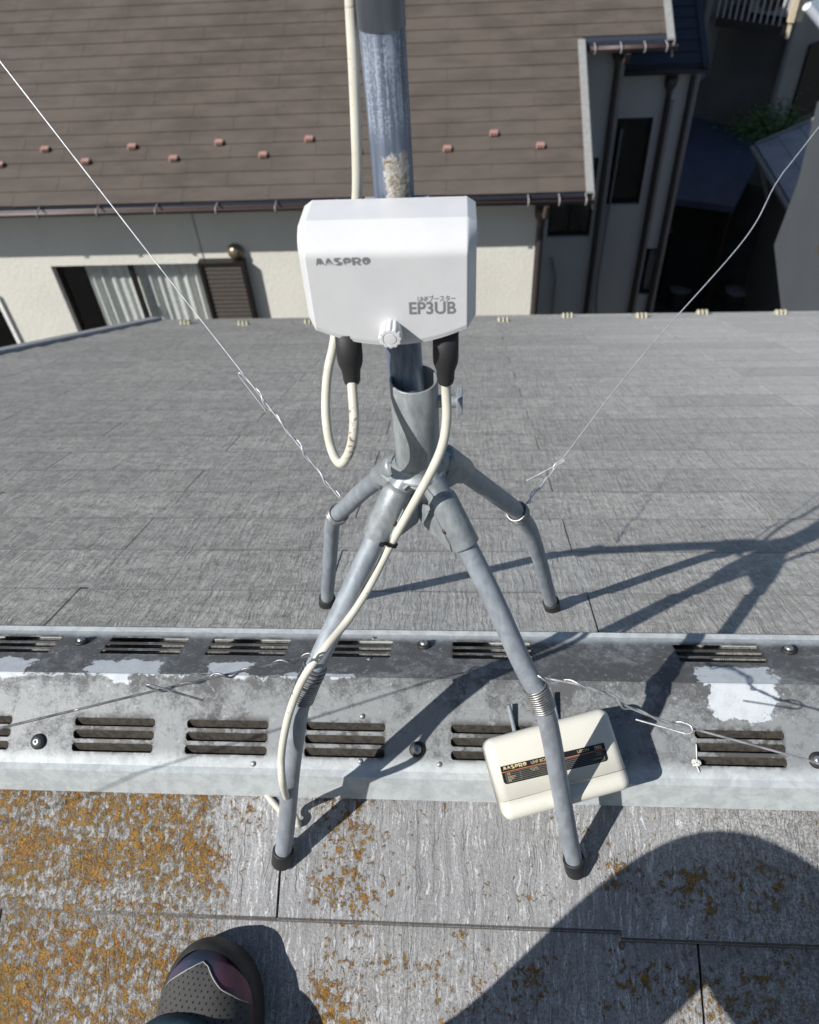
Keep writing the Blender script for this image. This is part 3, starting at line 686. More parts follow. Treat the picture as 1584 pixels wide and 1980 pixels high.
# side clip on the right and little lug on top
cl = MB().box(V((xb_-.001, -.004, zt_-.016)), (.004, .012, .012)).build('side_clip', MT['white'], BO); bevel(cl, .001, 2)
lug = MB(); lp_ = atY(862, 381, .012); lug.lathe([(0, .004), (.003, .0035), (.0048, .001), (.005, -.004)], lp_-V((0, 0, .0105)), (0, 0, 1), 18); lug.build('top_lug', MT['white'], BO)
# clamp bracket behind, holding the pole
MB().box(V((-.008, .030, .66)), (.05, .018, .07)).build('clamp_bracket', MT['galvd'], BO)
# knob
kp = atY(755, 650, YB-.010); kn = MB(); n_ = 120; K = 12
def kring(r0, y, amp): return [kp+V((math.cos(2*math.pi*j/n_)*(r0+amp*(.5+.5*math.cos(K*2*math.pi*j/n_))**.6), y, math.sin(2*math.pi*j/n_)*(r0+amp*(.5+.5*math.cos(K*2*math.pi*j/n_))**.6))) for j in range(n_)]
rings = [kring(.0077, .011, .0006), kring(.0080, .004, .0011), kring(.0080, -.0025, .0013), kring(.0074, -.0040, .0011), kring(.0058, -.0042, 0), kring(.0056, -.0036, 0), kring(.0048, -.0036, 0), kring(.0046, -.0044, 0), kring(.0001, -.0046, 0)]
kn.add([p for r_ in rings for p in r_], [(a*n_+j, a*n_+(j+1) % n_, (a+1)*n_+(j+1) % n_, (a+1)*n_+j) for a in range(len(rings)-1) for j in range(n_)], 0, True)
ko = kn.build('knob', MT['white'], BO); es = ko.modifiers.new('e', 'EDGE_SPLIT'); es.split_angle = R(35)
# printed lettering, 0.1 mm proud of the face
def fl_plane(px0, py0, px1, py1):                     # local frame on the front face; unit = metres
    a = atY(px0, py0, YB-.00012); b = atY(px1, py1, YB-.00012); return a, (b-a).length
def frontM(o): return Matrix.Translation(o) @ Matrix.Rotation(R(90), 4, 'X')
def arc(cx_, cy_, rx, ry, a0, a1, n=14): return [(cx_+rx*math.cos(R(a0+(a1-a0)*i/n)), cy_+ry*math.sin(R(a0+(a1-a0)*i/n))) for i in range(n+1)]
def logo(u):                                          # pixel outlines of the emblem lettering -> unit height 1
    X = lambda *q: [((x-135)/190*1.0, (830-y)/190) for x, y in q]
    Lp = []
    Lp.append([X((137, 830), (143, 760), (152, 700), (165, 660), (183, 645), (200, 648), (212, 658), (222, 646), (240, 645), (258, 665), (280, 710), (303, 770), (322, 826), (305, 806), (285, 788), (265, 778), (247, 780), (237, 788), (226, 806), (215, 788), (200, 776), (182, 780), (160, 795), (147, 812))])
    Lp.append([X((342, 828), (352, 760), (366, 700), (383, 660), (403, 645), (425, 650), (450, 680), (485, 745), (527, 824), (505, 805), (480, 780), (455, 757), (425, 748), (395, 755), (370, 780), (355, 805))])
    Lp.append([X((397, 784), (425, 770), (458, 785), (428, 795))])
    Lp.append([X((695, 652), (672, 646), (630, 645), (590, 643), (555, 652), (533, 672), (530, 700), (545, 725), (575, 742), (605, 755), (617, 768), (600, 785), (570, 794), (536, 796), (560, 812), (600, 826), (645, 828), (685, 818), (712, 795), (714, 768), (695, 748), (660, 738), (632, 725), (620, 708), (630, 690), (655, 675), (680, 665))])
    Lp.append([X((788, 828), (765, 805), (740, 770), (725, 720), (730, 685), (755, 655), (800, 642), (850, 645), (890, 665), (910, 700), (905, 740), (870, 768), (820, 778), (785, 772), (780, 790)), X((795, 748), (790, 725), (805, 708), (835, 702), (848, 715), (830, 732))])
    Lp.append([X((930, 826), (918, 645), (1050, 642), (1100, 660), (1122, 700), (1110, 745), (1070, 765), (1130, 826), (1060, 826), (1020, 785), (990, 770), (990, 826)), X((985, 730), (985, 690), (1030, 682), (1060, 692), (1062, 720), (1035, 732))])
    Lp.append([X((1212, 826), (1180, 805), (1150, 765), (1140, 710), (1160, 665), (1205, 643), (1260, 643), (1310, 670), (1328, 715), (1315, 765), (1275, 800)), X((1222, 782), (1205, 762), (1203, 740), (1228, 722), (1245, 740), (1240, 765))])
    return [[[(x*u, y*u) for x, y in lp] for lp in gl] for gl in Lp]
a = atY(612, 514.5, YB); b = atY(717, 510, YB); uh = (b.x-a.x)/(1190/190)
for k_, gl in enumerate(logo(uh)):
    pass
allL = [lp for gl in logo(uh) for lp in gl]
rt = math.atan2(b.z-a.z, b.x-a.x)
curve_mesh('logo_lettering', allL, MT['ink'], cov, Matrix.Translation(V((a.x, YB-.0001, a.z))) @ Matrix.Rotation(R(90), 4, 'X'))
for (txt, p0, p1, hpx, bold, nm) in [('EP3UB', (792, 608), (882, 606), 24, .00034, 'lettering'), ('UHFブースター', (808, 583.5), (881, 582), 12, .00008, 'lettering')]:
    a = atY(*p0, YB); b = atY(*p1, YB); cap_h = hpx*.70/FPX*.0+ (a-atY(p0[0], p0[1]-hpx, YB)).length
    size = cap_h/.72; o = text_mesh(nm, txt, size, MT['ink'], None, Matrix.Identity(4), bold=bold)
    xs_ = [v_.co.x for v_ in o.data.vertices]; ys_ = [v_.co.y for v_ in o.data.vertices]; wd = max(xs_)-min(xs_); ht = max(ys_)-min(ys_)
    sx_ = (b.x-a.x)/wd; sy_ = cap_h/ht
    o.data.transform(Matrix.Translation(V((a.x, YB-.0001, a.z))) @ Matrix.Rotation(R(90), 4, 'X') @ Matrix.Diagonal((sx_, sy_, 1, 1)) @ Matrix.Translation(V((-min(xs_), -min(ys_), 0))))
    o.parent = cov; o.matrix_parent_inverse = world_inv(cov)
# rubber boots over the plugs
def boot(px, py, pxb, pyb, Yp):
    t = atY(px, py, Yp); b = atY(pxb, pyb, Yp); d = b-t; L_ = d.length
    pr_ = [(.0, -.012), (.0105, -.012), (.0107, L_*.35), (.0103, L_*.50), (.0078, L_*.70), (.0073, L_*.93), (.0066, L_), (.0045, L_+.0003), (.0043, L_-.004)]
    return MB().lathe(pr_, t, d, 28).build('rubber_boot', MT['rubber'], BO), b
bt1, e1 = boot(674, 660, 681, 738, -.026); bt2, e2_ = boot(862, 660, 862, 738, -.020)

# ================================================================== cables
RCB = .0042
def cable(name, pts, label, k=10, r=RCB, caps=True):
    p = smooth_path(pts, k); o = MB().tube(p, r, 20, caps).build(name, MT['cable'], None)
    return tag(o, label, 'cable')
UPA = atY(679, 20, .052); UPB = UPA+(UPA-atY(689, 250, .048))*.6
cable('coaxial_cable', [atY(680, 730, -.026), atY(682, 760, -.037), atY(685, 810, -.051), atY(682, 850, -.058), atY(673, 880, -.058), atY(658, 896, -.050), atY(643, 874, -.024), atY(633, 830, -.010), atY(630, 780, .004), atY(634, 720, .018), atY(645, 668, .030), atY(655, 600, .044), atY(675, 500, .046), atY(686, 420, .046), atY(691, 360, .046), atY(689, 250, .048), atY(684, 120, .05), UPA, UPB, UPB+(UPB-UPA)*8, UPB+(UPB-UPA)*16],
      'cream coaxial cable looping below the booster, then climbing beside the mast')
cable('coaxial_cable', [atY(862, 730, -.020), atY(863, 760, -.022), atY(864, 810, -.030), atY(856, 860, -.038), atY(835, 910, -.044), atY(805, 965, -.046), atY(774, 1020, -.048), atY(748, 1068, -.051), atY(712, 1138, -.072), atY(672, 1200, -.094), atY(628, 1254, -.122), atY(590, 1306, -.138), atY(566, 1360, -.150), atY(551, 1415, -.160), atY(544, 1470, -.175), atY(548, 1520, -.19), near(562, 1562, .040), near(574, 1586, .020), near(577, 1594, .010), near(568, 1588, .0062), near(548, 1572, .0062), near(532, 1556, .0062), near(518, 1538, .0062), near(505, 1518, .006)],
      'cream coaxial cable crossing the stand and running down its near left leg')
# cable tie
tp, tt = tangent(leg_info[0][1], atX(726, 1042, -.045).z if False else .366)
tz = None
best = min(leg_info[0][1], key=lambda p: abs((990-FPX*(p-CAM).dot(UP)/(p-CAM).dot(FW))-1037))
i0 = leg_info[0][1].index(best); tt = (leg_info[0][1][i0+1]-best).normalized()
cb = atY(757, 1052, -.050)
out = (cb-best); out = (out-tt*out.dot(tt)); dist = out.length; ou = out.normalized(); ov = tt.cross(ou)
tie = MB(); lp_ = []
for j in range(49):                                   # convex loop round pipe and cable
    a = 2*math.pi*j/48; dx_ = math.cos(a); dy_ = math.sin(a)
    p1 = best+(ou*dx_+ov*dy_)*(RL+.0007); 
    p2 = best+ou*(dist)+(ou*dx_+ov*dy_)*(RCB+.0009)
    t_ = max(0, min(1, (dx_+.1)*3)); lp_.append(p1.lerp(p2, 1 if dx_ > .35 else 0))
wv = []
for p in lp_: wv += [p-tt*.0018, p+tt*.0018]
tie.add(wv, [(2*i, 2*i+1, 2*i+3, 2*i+2) for i in range(48)])
TIE = empty('cable_tie', best, 'black nylon tie strapping the cream cable to the near left leg', 'cable tie')
to = tie.build('strap', MT['tie'], TIE); s_ = to.modifiers.new('s', 'SOLIDIFY'); s_.thickness = .0011; s_.offset = 1
hq = atY(739, 1051, best.y-.012); hb = MB().box(hq, (.0055, .0045, .0050), Matrix.Rotation(R(20), 3, 'Y')).build('lock_head', MT['tie'], TIE); bevel(hb, .0005, 2)
# a scrap of white string on the vent
sp0 = capx(1345, 1478, -1); stg = MB(); random.seed(5); kk = []
for i in range(26): kk.append(sp0+V((random.uniform(-.005, .005), random.uniform(-.004, .004), .003+random.uniform(0, .004))))
stg.tube(smooth_path([capx(1346, 1440, -1)+V((0, 0, .001)), capx(1347, 1462, -1)+V((0, 0, .001))]+kk+[capx(1352, 1494, -1)+V((0, 0, .002))], 4), .0007, 6)
tag(stg.build('string_scrap', simple('white_string', (.75, .74, .70), .9), None), 'knotted scrap of white string caught at the vent slots', 'string')

# ================================================================== old cream booster lying on the ridge
n0 = V((0, -S, 1)).normalized(); hO = .118
def atO(x, y, h=hO): return pl(x, y, n0, h)
TL, TR, BR, BL_ = atO(936, 1432), atO(1180, 1370), atO(1219, 1520), atO(975, 1592)
cO = (TL+TR+BR+BL_)/4; ex = ((TR-TL)+(BR-BL_)).normalized(); ex = (ex-n0*ex.dot(n0)).normalized(); ey = n0.cross(ex)
print('old box', (TR-TL).length, (BR-BL_).length, (TL-BL_).length, (TR-BR).length)
Wd = ((TR-TL).length+(BR-BL_).length)/2+.004; Hd = ((TL-BL_).length+(TR-BR).length)/2+.004; Dp = .070
MO = Matrix((ex, ey, n0)).transposed().to_4x4(); MO.translation = cO-n0*Dp
OB = empty('old_booster', cO-n0*Dp, 'cream old booster box with black label lying behind the near right leg', 'antenna booster')
def rbox(w_, y0, y1, d0, d1, rad, seg=7, name='x', mat=None, parent=None, taper=.0):
    bm = bmesh.new(); bmesh.ops.create_cube(bm, size=1)
    for v_ in bm.verts:
        x = v_.co.x*w_; y = y0 if v_.co.y < 0 else y1; z = d0 if v_.co.z < 0 else d1
        if v_.co.z > 0: x *= 1-taper
        v_.co = (x, y, z)
    ed = [e for e in bm.edges if any(v_.co.z > d1-1e-5 for v_ in e.verts) or abs(e.verts[0].co.z-e.verts[1].co.z) > .01]
    ed = [e for e in ed if not (rad['skip'] and all(abs(v_.co.y-rad['skip'][0]) < 1e-5 for v_ in e.verts))]
    bmesh.ops.bevel(bm, geom=ed, offset=rad['r'], segments=seg, profile=.5, affect='EDGES')
    bmesh.ops.transform(bm, matrix=MO, verts=bm.verts); bmesh.ops.recalc_face_normals(bm, faces=bm.faces)
    me = bpy.data.meshes.new(name); bm.to_mesh(me); bm.free(); me.materials.append(mat)
    for p in me.polygons: p.use_smooth = True
    o = bpy.data.objects.new(name, me); C.objects.link(o); o.parent = parent; o.matrix_parent_inverse = world_inv(parent)
    return o
sy0 = -Hd/2; sl = sy0+Hd*.235
cvo = rbox(Wd, sl+.0004, Hd/2, .0, Dp, dict(r=.0115, skip=[sl+.0004]), name='cover', mat=MT['cream'], parent=OB, taper=.03)
rbox(Wd*.998, sy0, sl-.0004, .0, Dp-.0006, dict(r=.0115, skip=[sl-.0004]), name='lower_cover', mat=MT['cream'], parent=OB, taper=.03)
bk = MB(); bk.box(V((0, 0, -.006)), (Wd*.9, Hd*.86, .012)); bk.v = [tuple(MO @ V(p)) for p in bk.v]; bk.build('back_plate', MT['cream'], OB)
for xx in (-.034, .024):                              # clamp bolts on the back
    kb = MB().tube([MO @ V((xx, Hd*.30, -.012)), MO @ V((xx+.002, Hd/2+.034, .004))], .0030, 14); kb.build('clamp_bolt', MT['galv'], OB)
kb = MB().box(V((-.02, Hd*.30, -.022)), (.11, .03, .010)); kb.v = [tuple(MO @ V(p)) for p in kb.v]; kb.build('clamp_bar', MT['galvd'], OB)
# label in the box's own frame
def toO(x, y): p = MO.inverted() @ pl(x, y, n0, hO+.0003); return V((p.x, p.y))
l0, l1, l2, l3 = toO(966, 1483), toO(1168, 1436), toO(1177, 1470), toO(977, 1518)
lx = (l1-l0).normalized(); LW = ((l1-l0).length+(l2-l3).length)/2; LH = ((l0-l3).length+(l1-l2).length)/2
ang = math.atan2(lx.y, lx.x); lc_ = (l0+l1+l2+l3)/4
ML = MO @ Matrix.Translation((lc_.x, lc_.y, Dp+.0002)) @ Matrix.Rotation(ang, 4, 'Z')
def rrect(x0, y0, x1, y1, r, top=False):
    return (([(x0, y1), (x1, y1)] if top else arc(x0+r, y1-r, r, r, 180, 90, 6)+arc(x1-r, y1-r, r, r, 90, 0, 6))+arc(x1-r, y0+r, r, r, 0, -90, 6)+arc(x0+r, y0+r, r, r, -90, -180, 6))
lb = curve_mesh('label', [rrect(-LW/2, -LH/2, LW/2, LH/2, .004, True)], MT['label'], OB, ML, .0001)
def T(z): return ML @ Matrix.Translation((0, 0, z))
h1 = LH/2-LH*.36
curve_mesh('label_line', [[(-LW/2, h1), (LW/2, h1), (LW/2, h1+.0008), (-LW/2, h1+.0008)]], MT['red'], lb, T(.00022), .00005)
lns = []
def ln(x0, y0, x1, y1, t=.00025):
    if abs(x1-x0) > abs(y1-y0): lns.append([(x0, y0-t), (x1, y0-t), (x1, y0+t), (x0, y0+t)])
    else: lns.append([(x0-t, y0), (x0+t, y0), (x0+t, y1), (x0-t, y1)])
bx0, bx1, by0, by1 = -LW/2+.004, LW/2-.004, -LH/2+.002, h1-.0012
curve_mesh('label_grid', [], MT['gold'], lb, T(0)) if False else None
xs4 = bx0+.018
for i in range(6):
    yy = by0+(by1-by0)*i/5; ln(bx0, yy, bx1, yy)
mg = MB()
for lp in lns: mg.prism([ML @ V((x, y, .0002)) for x, y in lp], ML.to_3x3() @ V((0, 0, .0001)))
for xv in (bx0, xs4, bx1): mg.prism([ML @ V((x, y, .00022)) for x, y in [(xv-.00025, by0), (xv+.00025, by0), (xv+.00025, by1), (xv-.00025, by1)]], ML.to_3x3() @ V((0, 0, .0001)))
grey = simple('label_grey_line', (.16, .15, .12), .5)
mg.build('label_grid', grey, lb)
u2 = LW*.225/(1190/190)
curve_mesh('logo_lettering', [[(x-LW/2+.003, y+h1+.0022) for x, y in lp] for gl in logo(u2) for lp in gl], MT['gold'], lb, T(.00025), .00005)
text_mesh('lettering', 'UHF BOOSTER', .0050, MT['gold'], lb, T(.00025) @ Matrix.Translation((-LW/2+.037, h1+.0026, 0)), .00005, .00002)
text_mesh('lettering', 'UB33N', .0048, MT['gold'], lb, T(.00025) @ Matrix.Translation((LW/2-.034, h1+.0026, 0)), .00005, .00002)
rh = (by1-by0)/5
for i, tx in enumerate(['型番', '入力', '使用周波数', '電源電圧', '重量']):
    text_mesh('lettering', tx, rh*.95, MT['gold'], lb, T(.00025) @ Matrix.Translation((bx0+.002, by1-rh*(i+.82), 0)), .00004)
for (tx, xx, i) in [('470-770 MHz', -.030, 0), ('LIMIT 1.5 A', -.028, 1), ('DC 15V', .052, 0), ('AC 100V', .052, 1), ('TV BOOSTER', .046, 3)]:
    text_mesh('lettering', tx, rh*.85, MT['gold'], lb, T(.00025) @ Matrix.Translation((xx, by1-rh*(i+.82), 0)), .00004)
em = [(LW/2-.0125, h1+.002), (LW/2-.004, h1+.002), (LW/2-.004, LH/2-.0014), (LW/2-.0125, LH/2-.0014)]
curve_mesh('emblem', [em], MT['gold'], lb, T(.00022), .00005)
text_mesh('lettering', 'DX', .0060, MT['label'], lb, T(.00036) @ Matrix.Translation((LW/2-.0122, h1+.0026, 0)), .00004, .0001)


# ================================================================== neighbourhood, ground
GZ = -8.0
gm = MB().box((20, 40, GZ-.1), (260, 260, .2)); g_ = gm.build('ground', MT['soil']); tag(g_, kind='structure')
SH, YG = .47, 7.2
RD = -6.0607
def rz(y): return SH*y+RD
def onroof(x, y, h=0): return pl(x, y, (0, -SH, 1), RD+h)
BH = empty('brown_roof_house', (-1.5, 10, GZ), 'large cream house with a brown shingle roof and snow guards, opposite', 'house')
XV1 = onroof(1150, 375).x; XV2 = onroof(1305, 70).x; YU = onroof(1300, 75).y
random.seed(11)
rb = MB(); dy_ = .182/math.sqrt(1+SH*SH); k = 0; y = YG; nrm = V((0, -SH, 1)).normalized(); dn = V((0, 1, SH)).normalized()
while y < 14.5:  # unseen upper roof carried on to a higher ridge to shade the back house
    x = -9.3+(.455 if k % 2 else 0)+.06; xe = XV1-.03 if y < YU-.05 else XV2-.03
    while x < xe:
        a, b = max(x, -9.3)+.002, min(x+.91, xe)-.0008
        if b > a+.02:
            e = random.uniform(-.003, .003); p0 = V((0, y+e, rz(y+e))); p1 = V((0, y+dy_+.012, rz(y+dy_+.012)))
            h = .011+random.uniform(0, .002)
            q = [V((a, p0.y, p0.z)), V((b, p0.y, p0.z)), V((b, p1.y, p1.z)), V((a, p1.y, p1.z))]
            up = [q[0]+nrm*h, q[1]+nrm*h, q[2]+nrm*.001, q[3]+nrm*.001]
            rb.add(q+up, [(4, 5, 6, 7), (0, 1, 5, 4), (1, 2, 6, 5), (3, 0, 4, 7)])
        x += .91
    y += dy_; k += 1
ROOF = rb.build('roof', MT['brown'], BH)
dk = MB()
def slab(mb, x0, x1, ya, yb, th=.10, up=-.004):
    mb.prism([V((x0, ya, rz(ya)+up)), V((x1, ya, rz(ya)+up)), V((x1, yb, rz(yb)+up)), V((x0, yb, rz(yb)+up))], (0, 0, -th))
slab(dk, -9.3, XV1-.03, YG+.01, YU+.2); slab(dk, -9.3, XV2-.03, YU+.01, 14.5)
dk.prism([V((-9.3, 14.5, rz(14.5)-.004)), V((XV2-.03, 14.5, rz(14.5)-.004)), V((XV2-.03, 19, rz(10.0))), V((-9.3, 19, rz(10.0)))], (0, 0, -.1))
dk.build('roof_deck', MT['darkroof'], BH)
def vtrim(x, ya, yb, parent=BH):
    a = V((x-.085, ya-.01, rz(ya-.01)+.012)); d = V((0, yb-ya+.02, rz(yb)-rz(ya)+.02*SH))
    mb = MB(); mb.prism([a+V((0, 0, .02)), a+V((.075, 0, .02)), a+V((.085, 0, .01)), a+V((.085, 0, -.16)), a+V((.07, 0, -.16)), a+V((.07, 0, 0)), a], d)
    mb.build('verge_trim', MT['trim'], parent)
vtrim(XV1, YG-.02, YU-.01); vtrim(XV2, YU-.02, 14.5)
def gutter(x0, x1, Y, z, r, hooks, parent, mat=None):
    mb = MB(); n = 12; vs = []
    for xx in (x0, x1):
        for i in range(n+1):
            a = math.pi+math.pi*i/n; vs.append(V((xx, Y+r*math.cos(a), z+r*math.sin(a))))
    mb.add(vs, [(i, i+1, n+2+i, n+1+i) for i in range(n)], 0, True); mb.add(vs, [tuple(range(n+1)), tuple(range(n+1, 2*n+2))])
    for sg in (-1,): mb.tube([V((x0, Y+sg*r, z)), V((x1, Y+sg*r, z))], .011, 8)
    o = mb.build('gutter', mat or MT['gutter'], parent); s_ = o.modifiers.new('s', 'SOLIDIFY'); s_.thickness = .004
    for hx in hooks:
        MB().tube([V((hx, Y+r+.02, z+.03)), V((hx, Y+r*.2, z+.022)), V((hx, Y-r-.008, z+.022)), V((hx, Y-r-.016, z-.015)), V((hx, Y-r*.8, z-.05))], .008, 8).build('gutter_hook', MT['pipe'], o)
    return o
GY = YG-.045
gz = rz(YG)-.045
hk = [atZ(q, 405, gz).x for q in (-30, 80, 192, 303, 418, 532, 650, 900, 1024, 1085, 1138)]
gutter(-9.3, atZ(1152, 400, gz).x, GY, gz, .05, hk, BH)
G2z = rz(YU)-.045
gutter(atZ(1137, 78, G2z).x, atZ(1306, 78, G2z).x, YU-.045, G2z, .05, [atZ(q, 76, G2z).x for q in (1145, 1195, 1241, 1283)], BH)
# walls
YW = YG+.42
XW = atY(1040, 400, YW).x
wz = lambda px, py, Y=None: atY(px, py, Y or YW)
WL, WR = wz(97, 513).x, wz(388, 505).x; WT = wz(97, 515).z; WB = WT-1.75
wm = MB()
def wbox(mb, x0, x1, y0, y1, z0, z1): mb.box(((x0+x1)/2, (y0+y1)/2, (z0+z1)/2), (x1-x0, y1-y0, z1-z0))
top = rz(YW)-.05
WX0 = -9.0
W2L, W2R = wz(-260, 590).x, wz(2, 590).x                 # second window, mostly out of the frame
wbox(wm, WX0, W2L, YW, YW+.18, GZ, top); wbox(wm, W2L, W2R, YW, YW+.18, wz(0, 575).z, top); wbox(wm, W2L, W2R, YW, YW+.18, GZ, wz(0, 575).z-1.7)
wbox(wm, W2R, WL, YW, YW+.18, GZ, top); wbox(wm, WL, WR, YW, YW+.18, WT, top); wbox(wm, WL, WR, YW, YW+.18, GZ, WB); wbox(wm, WR, XW, YW, YW+.18, GZ, top)
wbox(wm, XW-.18, XW, YW+.182, 9.38, GZ, rz(YW+.2)-.05)
w1 = wm.build('front_wall', MT['stucco'], BH)
jx = wz(378, 440).x; MB().box((jx, YW-.003, (top+WT)/2), (.008, .008, top-WT)).build('wall_joint', MT['pipe'], BH)
YA = 9.40; XA = atY(1196, 200, YA).x
ga = MB()
AT = rz(YA)-.05
awl, awr, awb = atY(1063, 395, YA).x, atY(1147, 400, YA).x, atY(1100, 459, YA).z; awt = awb+1.05
wbox(ga, XW+.001, awl, YA, YA+.16, GZ, AT); wbox(ga, awr, XA, YA, YA+.16, GZ, AT); wbox(ga, awl, awr, YA, YA+.16, GZ, awb); wbox(ga, awl, awr, YA, YA+.16, awt, AT)
wbox(ga, XA-.16, XA, YA+.162, 16, GZ, AT)
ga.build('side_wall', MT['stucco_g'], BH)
YBw = 10.32; EZ = atY(1290, 128, 10.0).z
bx1_ = atY(1352, 150, YBw).x
gb = MB(); bt = EZ-.06
b_l, b_r, b_t, b_b = atY(1184, 232, YBw).x, atY(1252, 300, YBw).x, atY(1220, 228, YBw).z, atY(1220, 396, YBw).z
c_l, c_r, c_t, c_b = atY(1245, 480, YBw).x, atY(1282, 480, YBw).x, atY(1262, 480, YBw).z, atY(1262, 570, YBw).z
b_l = max(b_l, XA+.05)
wbox(gb, XA+.001, b_l, YBw, YBw+.16, GZ, bt); wbox(gb, b_l, b_r, YBw, YBw+.16, b_t, bt); wbox(gb, b_l, b_r, YBw, YBw+.16, GZ, b_b)
c_l = max(c_l, b_r+.1); wbox(gb, b_r, c_l, YBw, YBw+.16, GZ, bt); wbox(gb, c_l, c_r, YBw, YBw+.16, c_t, bt); wbox(gb, c_l, c_r, YBw, YBw+.16, GZ, c_b); wbox(gb, c_r, bx1_, YBw, YBw+.16, GZ, bt)
wbox(gb, bx1_-.16, bx1_, YBw+.162, 15, GZ, bt)
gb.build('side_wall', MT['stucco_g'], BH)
# inner darkness behind the windows
def pane(x0, x1, z0, z1, Y, parent=BH, cur=False, frame_w=.035, sashes=1, mat=None):
    f = MB(); t = frame_w
    wbox(f, x0, x1, Y, Y+.05, z1-t, z1); wbox(f, x0, x1, Y, Y+.05, z0, z0+t); wbox(f, x0, x0+t, Y, Y+.05, z0+t, z1-t); wbox(f, x1-t, x1, Y, Y+.05, z0+t, z1-t)
    for i in range(1, sashes):
        xm = x0+(x1-x0)*i/sashes; wbox(f, xm-t*.8, xm+t*.8, Y+.003, Y+.047, z0+t, z1-t)
    fo_ = f.build('window', MT['frame'], parent)
    MB().box(((x0+x1)/2, Y+.03, (z0+z1)/2), (x1-x0-2*t, .004, z1-z0-2*t)).build('pane', MT['glass'], fo_)
    rm = MB(); rm.box(((x0+x1)/2, Y+1.2, (z0+z1)/2), (x1-x0+.3, 2.2, z1-z0+.3)); rmo = rm.build('dark_room', MT['hole'], fo_)
    bm = bmesh.new(); bm.from_mesh(rmo.data); bmesh.ops.delete(bm, geom=[f_ for f_ in bm.faces if f_.normal.y < -.9], context='FACES'); bm.to_mesh(rmo.data); bm.free()
    return fo_
W1 = pane(WL, WR, WB, WT, YW+.09, sashes=2)
# curtain
cw = MB(); n = 150; vs = []
for i in range(n+1):
    xx = WL+.30+(WR-WL-.32)*i/n; f = .5+.5*math.sin(i*.11)  # left end pulled in so the black room stands for the reveal's shade
    for zz in (WB, WT-.02): vs.append(V((xx, YW+.20+.022*math.sin(i*.55+.8*math.sin(i*.13))*(.4+f), zz)))
cw.add(vs, [(2*i, 2*i+1, 2*i+3, 2*i+2) for i in range(n)], 0, True); cw.build('curtain', MT['curtain'], W1)
hd_ = MB().box(((WL+WR)/2+.03, YW+.075, wz(255, 600).z), (.03, .03, .12)); hd_.build('sash_handle', MT['frame'], W1)
pane(W2L, W2R, wz(0, 575).z-1.7, wz(0, 575).z, YW+.09, sashes=2)
tr_ = MB(); wbox(tr_, W2R-.01, W2R+.035, YW-.03, YW+.02, wz(0, 575).z-1.7, wz(0, 575).z+.03); tr_.build('window_surround', MT['curtain'], BH)
pane(awl, awr, awb, awt, YA+.05, sashes=2)
pane(b_l, b_r, b_b, b_t, YBw+.05); pane(c_l, c_r, c_b, c_t, YBw+.05)
# shutter box beside the big window
sb0, sb1 = wz(389, 506).x, wz(474, 506).x; sbm = MB()
wbox(sbm, sb0+.03, sb1-.03, YW-.09, YW-.002, WB, WT+.03)
zz = WB+.02
while zz < WT: sbm.tube([V((sb0+.035, YW-.09, zz)), V((sb1-.035, YW-.09, zz))], .007, 8); zz += .055
so_ = sbm.build('shutter_box', MT['shutter'], BH)
fm_ = MB(); wbox(fm_, sb1-.03, sb1+.012, YW-.115, YW-.002, WB, WT+.06); wbox(fm_, sb0-.01, sb0+.03, YW-.115, YW-.002, WB, WT+.06); wbox(fm_, sb0+.03, sb1-.03, YW-.115, YW-.002, WT+.031, WT+.06); fm_.build('shutter_frame', MT['frame'], so_)
# vent hood
vp = wz(456, 484); vh = MB(); vh.lathe([(.088, 0), (.09, .02), (.082, .055), (.055, .085), (.02, .098), (0, .1)], V((vp.x, YW-.002, vp.z)), (0, -1, -.1), 24); vh.build('vent_hood', simple('bronze_hood', (.22, .19, .14), .35, .7), BH)
# snow guards on the brown roof
for (x, y) in [(0, 322), (88, 292), (166, 316), (256, 287), (336, 310), (424, 279), (509, 303), (598, 272), (865, 291), (955, 261), (1045, 285), (-85, 299), (690, 297), (775, 267)]:
    p = onroof(x, y, .012); mb = MB(); mb.prism([p+V((-.048, -.02, .0)), p+V((.048, -.02, 0)), p+V((.040, -.012, .030)), p+V((-.040, -.012, .030))], (0, .006, .002)); mb.prism([p+V((-.048, -.018, .024)), p+V((.048, -.018, .024)), p+V((.036, .03, .040)), p+V((-.036, .03, .040))], (0, 0, .003)); [mb.tube([p+V((q_, -.024, .004)), p+V((q_, -.022, .03))], .008, 6) for q_ in (-.028, .0, .028)]
    mb.build('snow_guard', MT['pink'], ROOF)
# downpipes with hoppers
def downpipe(x, Y, zt, zb, hop=True, mat='dpipe', r=.033, lean=0):
    mb = MB(); mb.tube([V((x, Y, zt)), V((x, Y, zb))], r, 14); o = mb.build('downpipe', MT[mat], BH)
    if hop: MB().lathe([(.0, .0), (.036, .0), (.04, .05), (.075, .12), (.08, .22), (0, .22)], V((x, Y, zt)), (0, 0, 1), 14).build('hopper', MT['gutter'], o)
p = atY(1053, 425, YW-.05); downpipe(XW+.045, YW-.04, gz-.50, GZ)
MB().tube([V((XW+.05, GY, gz-.05)), V((XW+.05, GY+.05, gz-.2)), V((XW+.045, YW-.04, gz-.34))], .034, 12).build('downpipe', MT['gutter'], BH)
wbox(MB(), 0, 1, 0, 1, 0, 1)
cs = MB(); wbox(cs, XW+.10, XW+.13, YA-.03, YA-.002, GZ, AT-.2); cs.build('pale_pipe', MT['pipe'], BH)
downpipe(XA-.075, YA-.05, G2z-.35, GZ); MB().tube([V((XA-.06, YU-.045, G2z-.05)), V((XA-.065, YU, G2z-.16)), V((XA-.075, YA-.05, G2z-.2))], .034, 12).build('downpipe', MT['gutter'], BH)
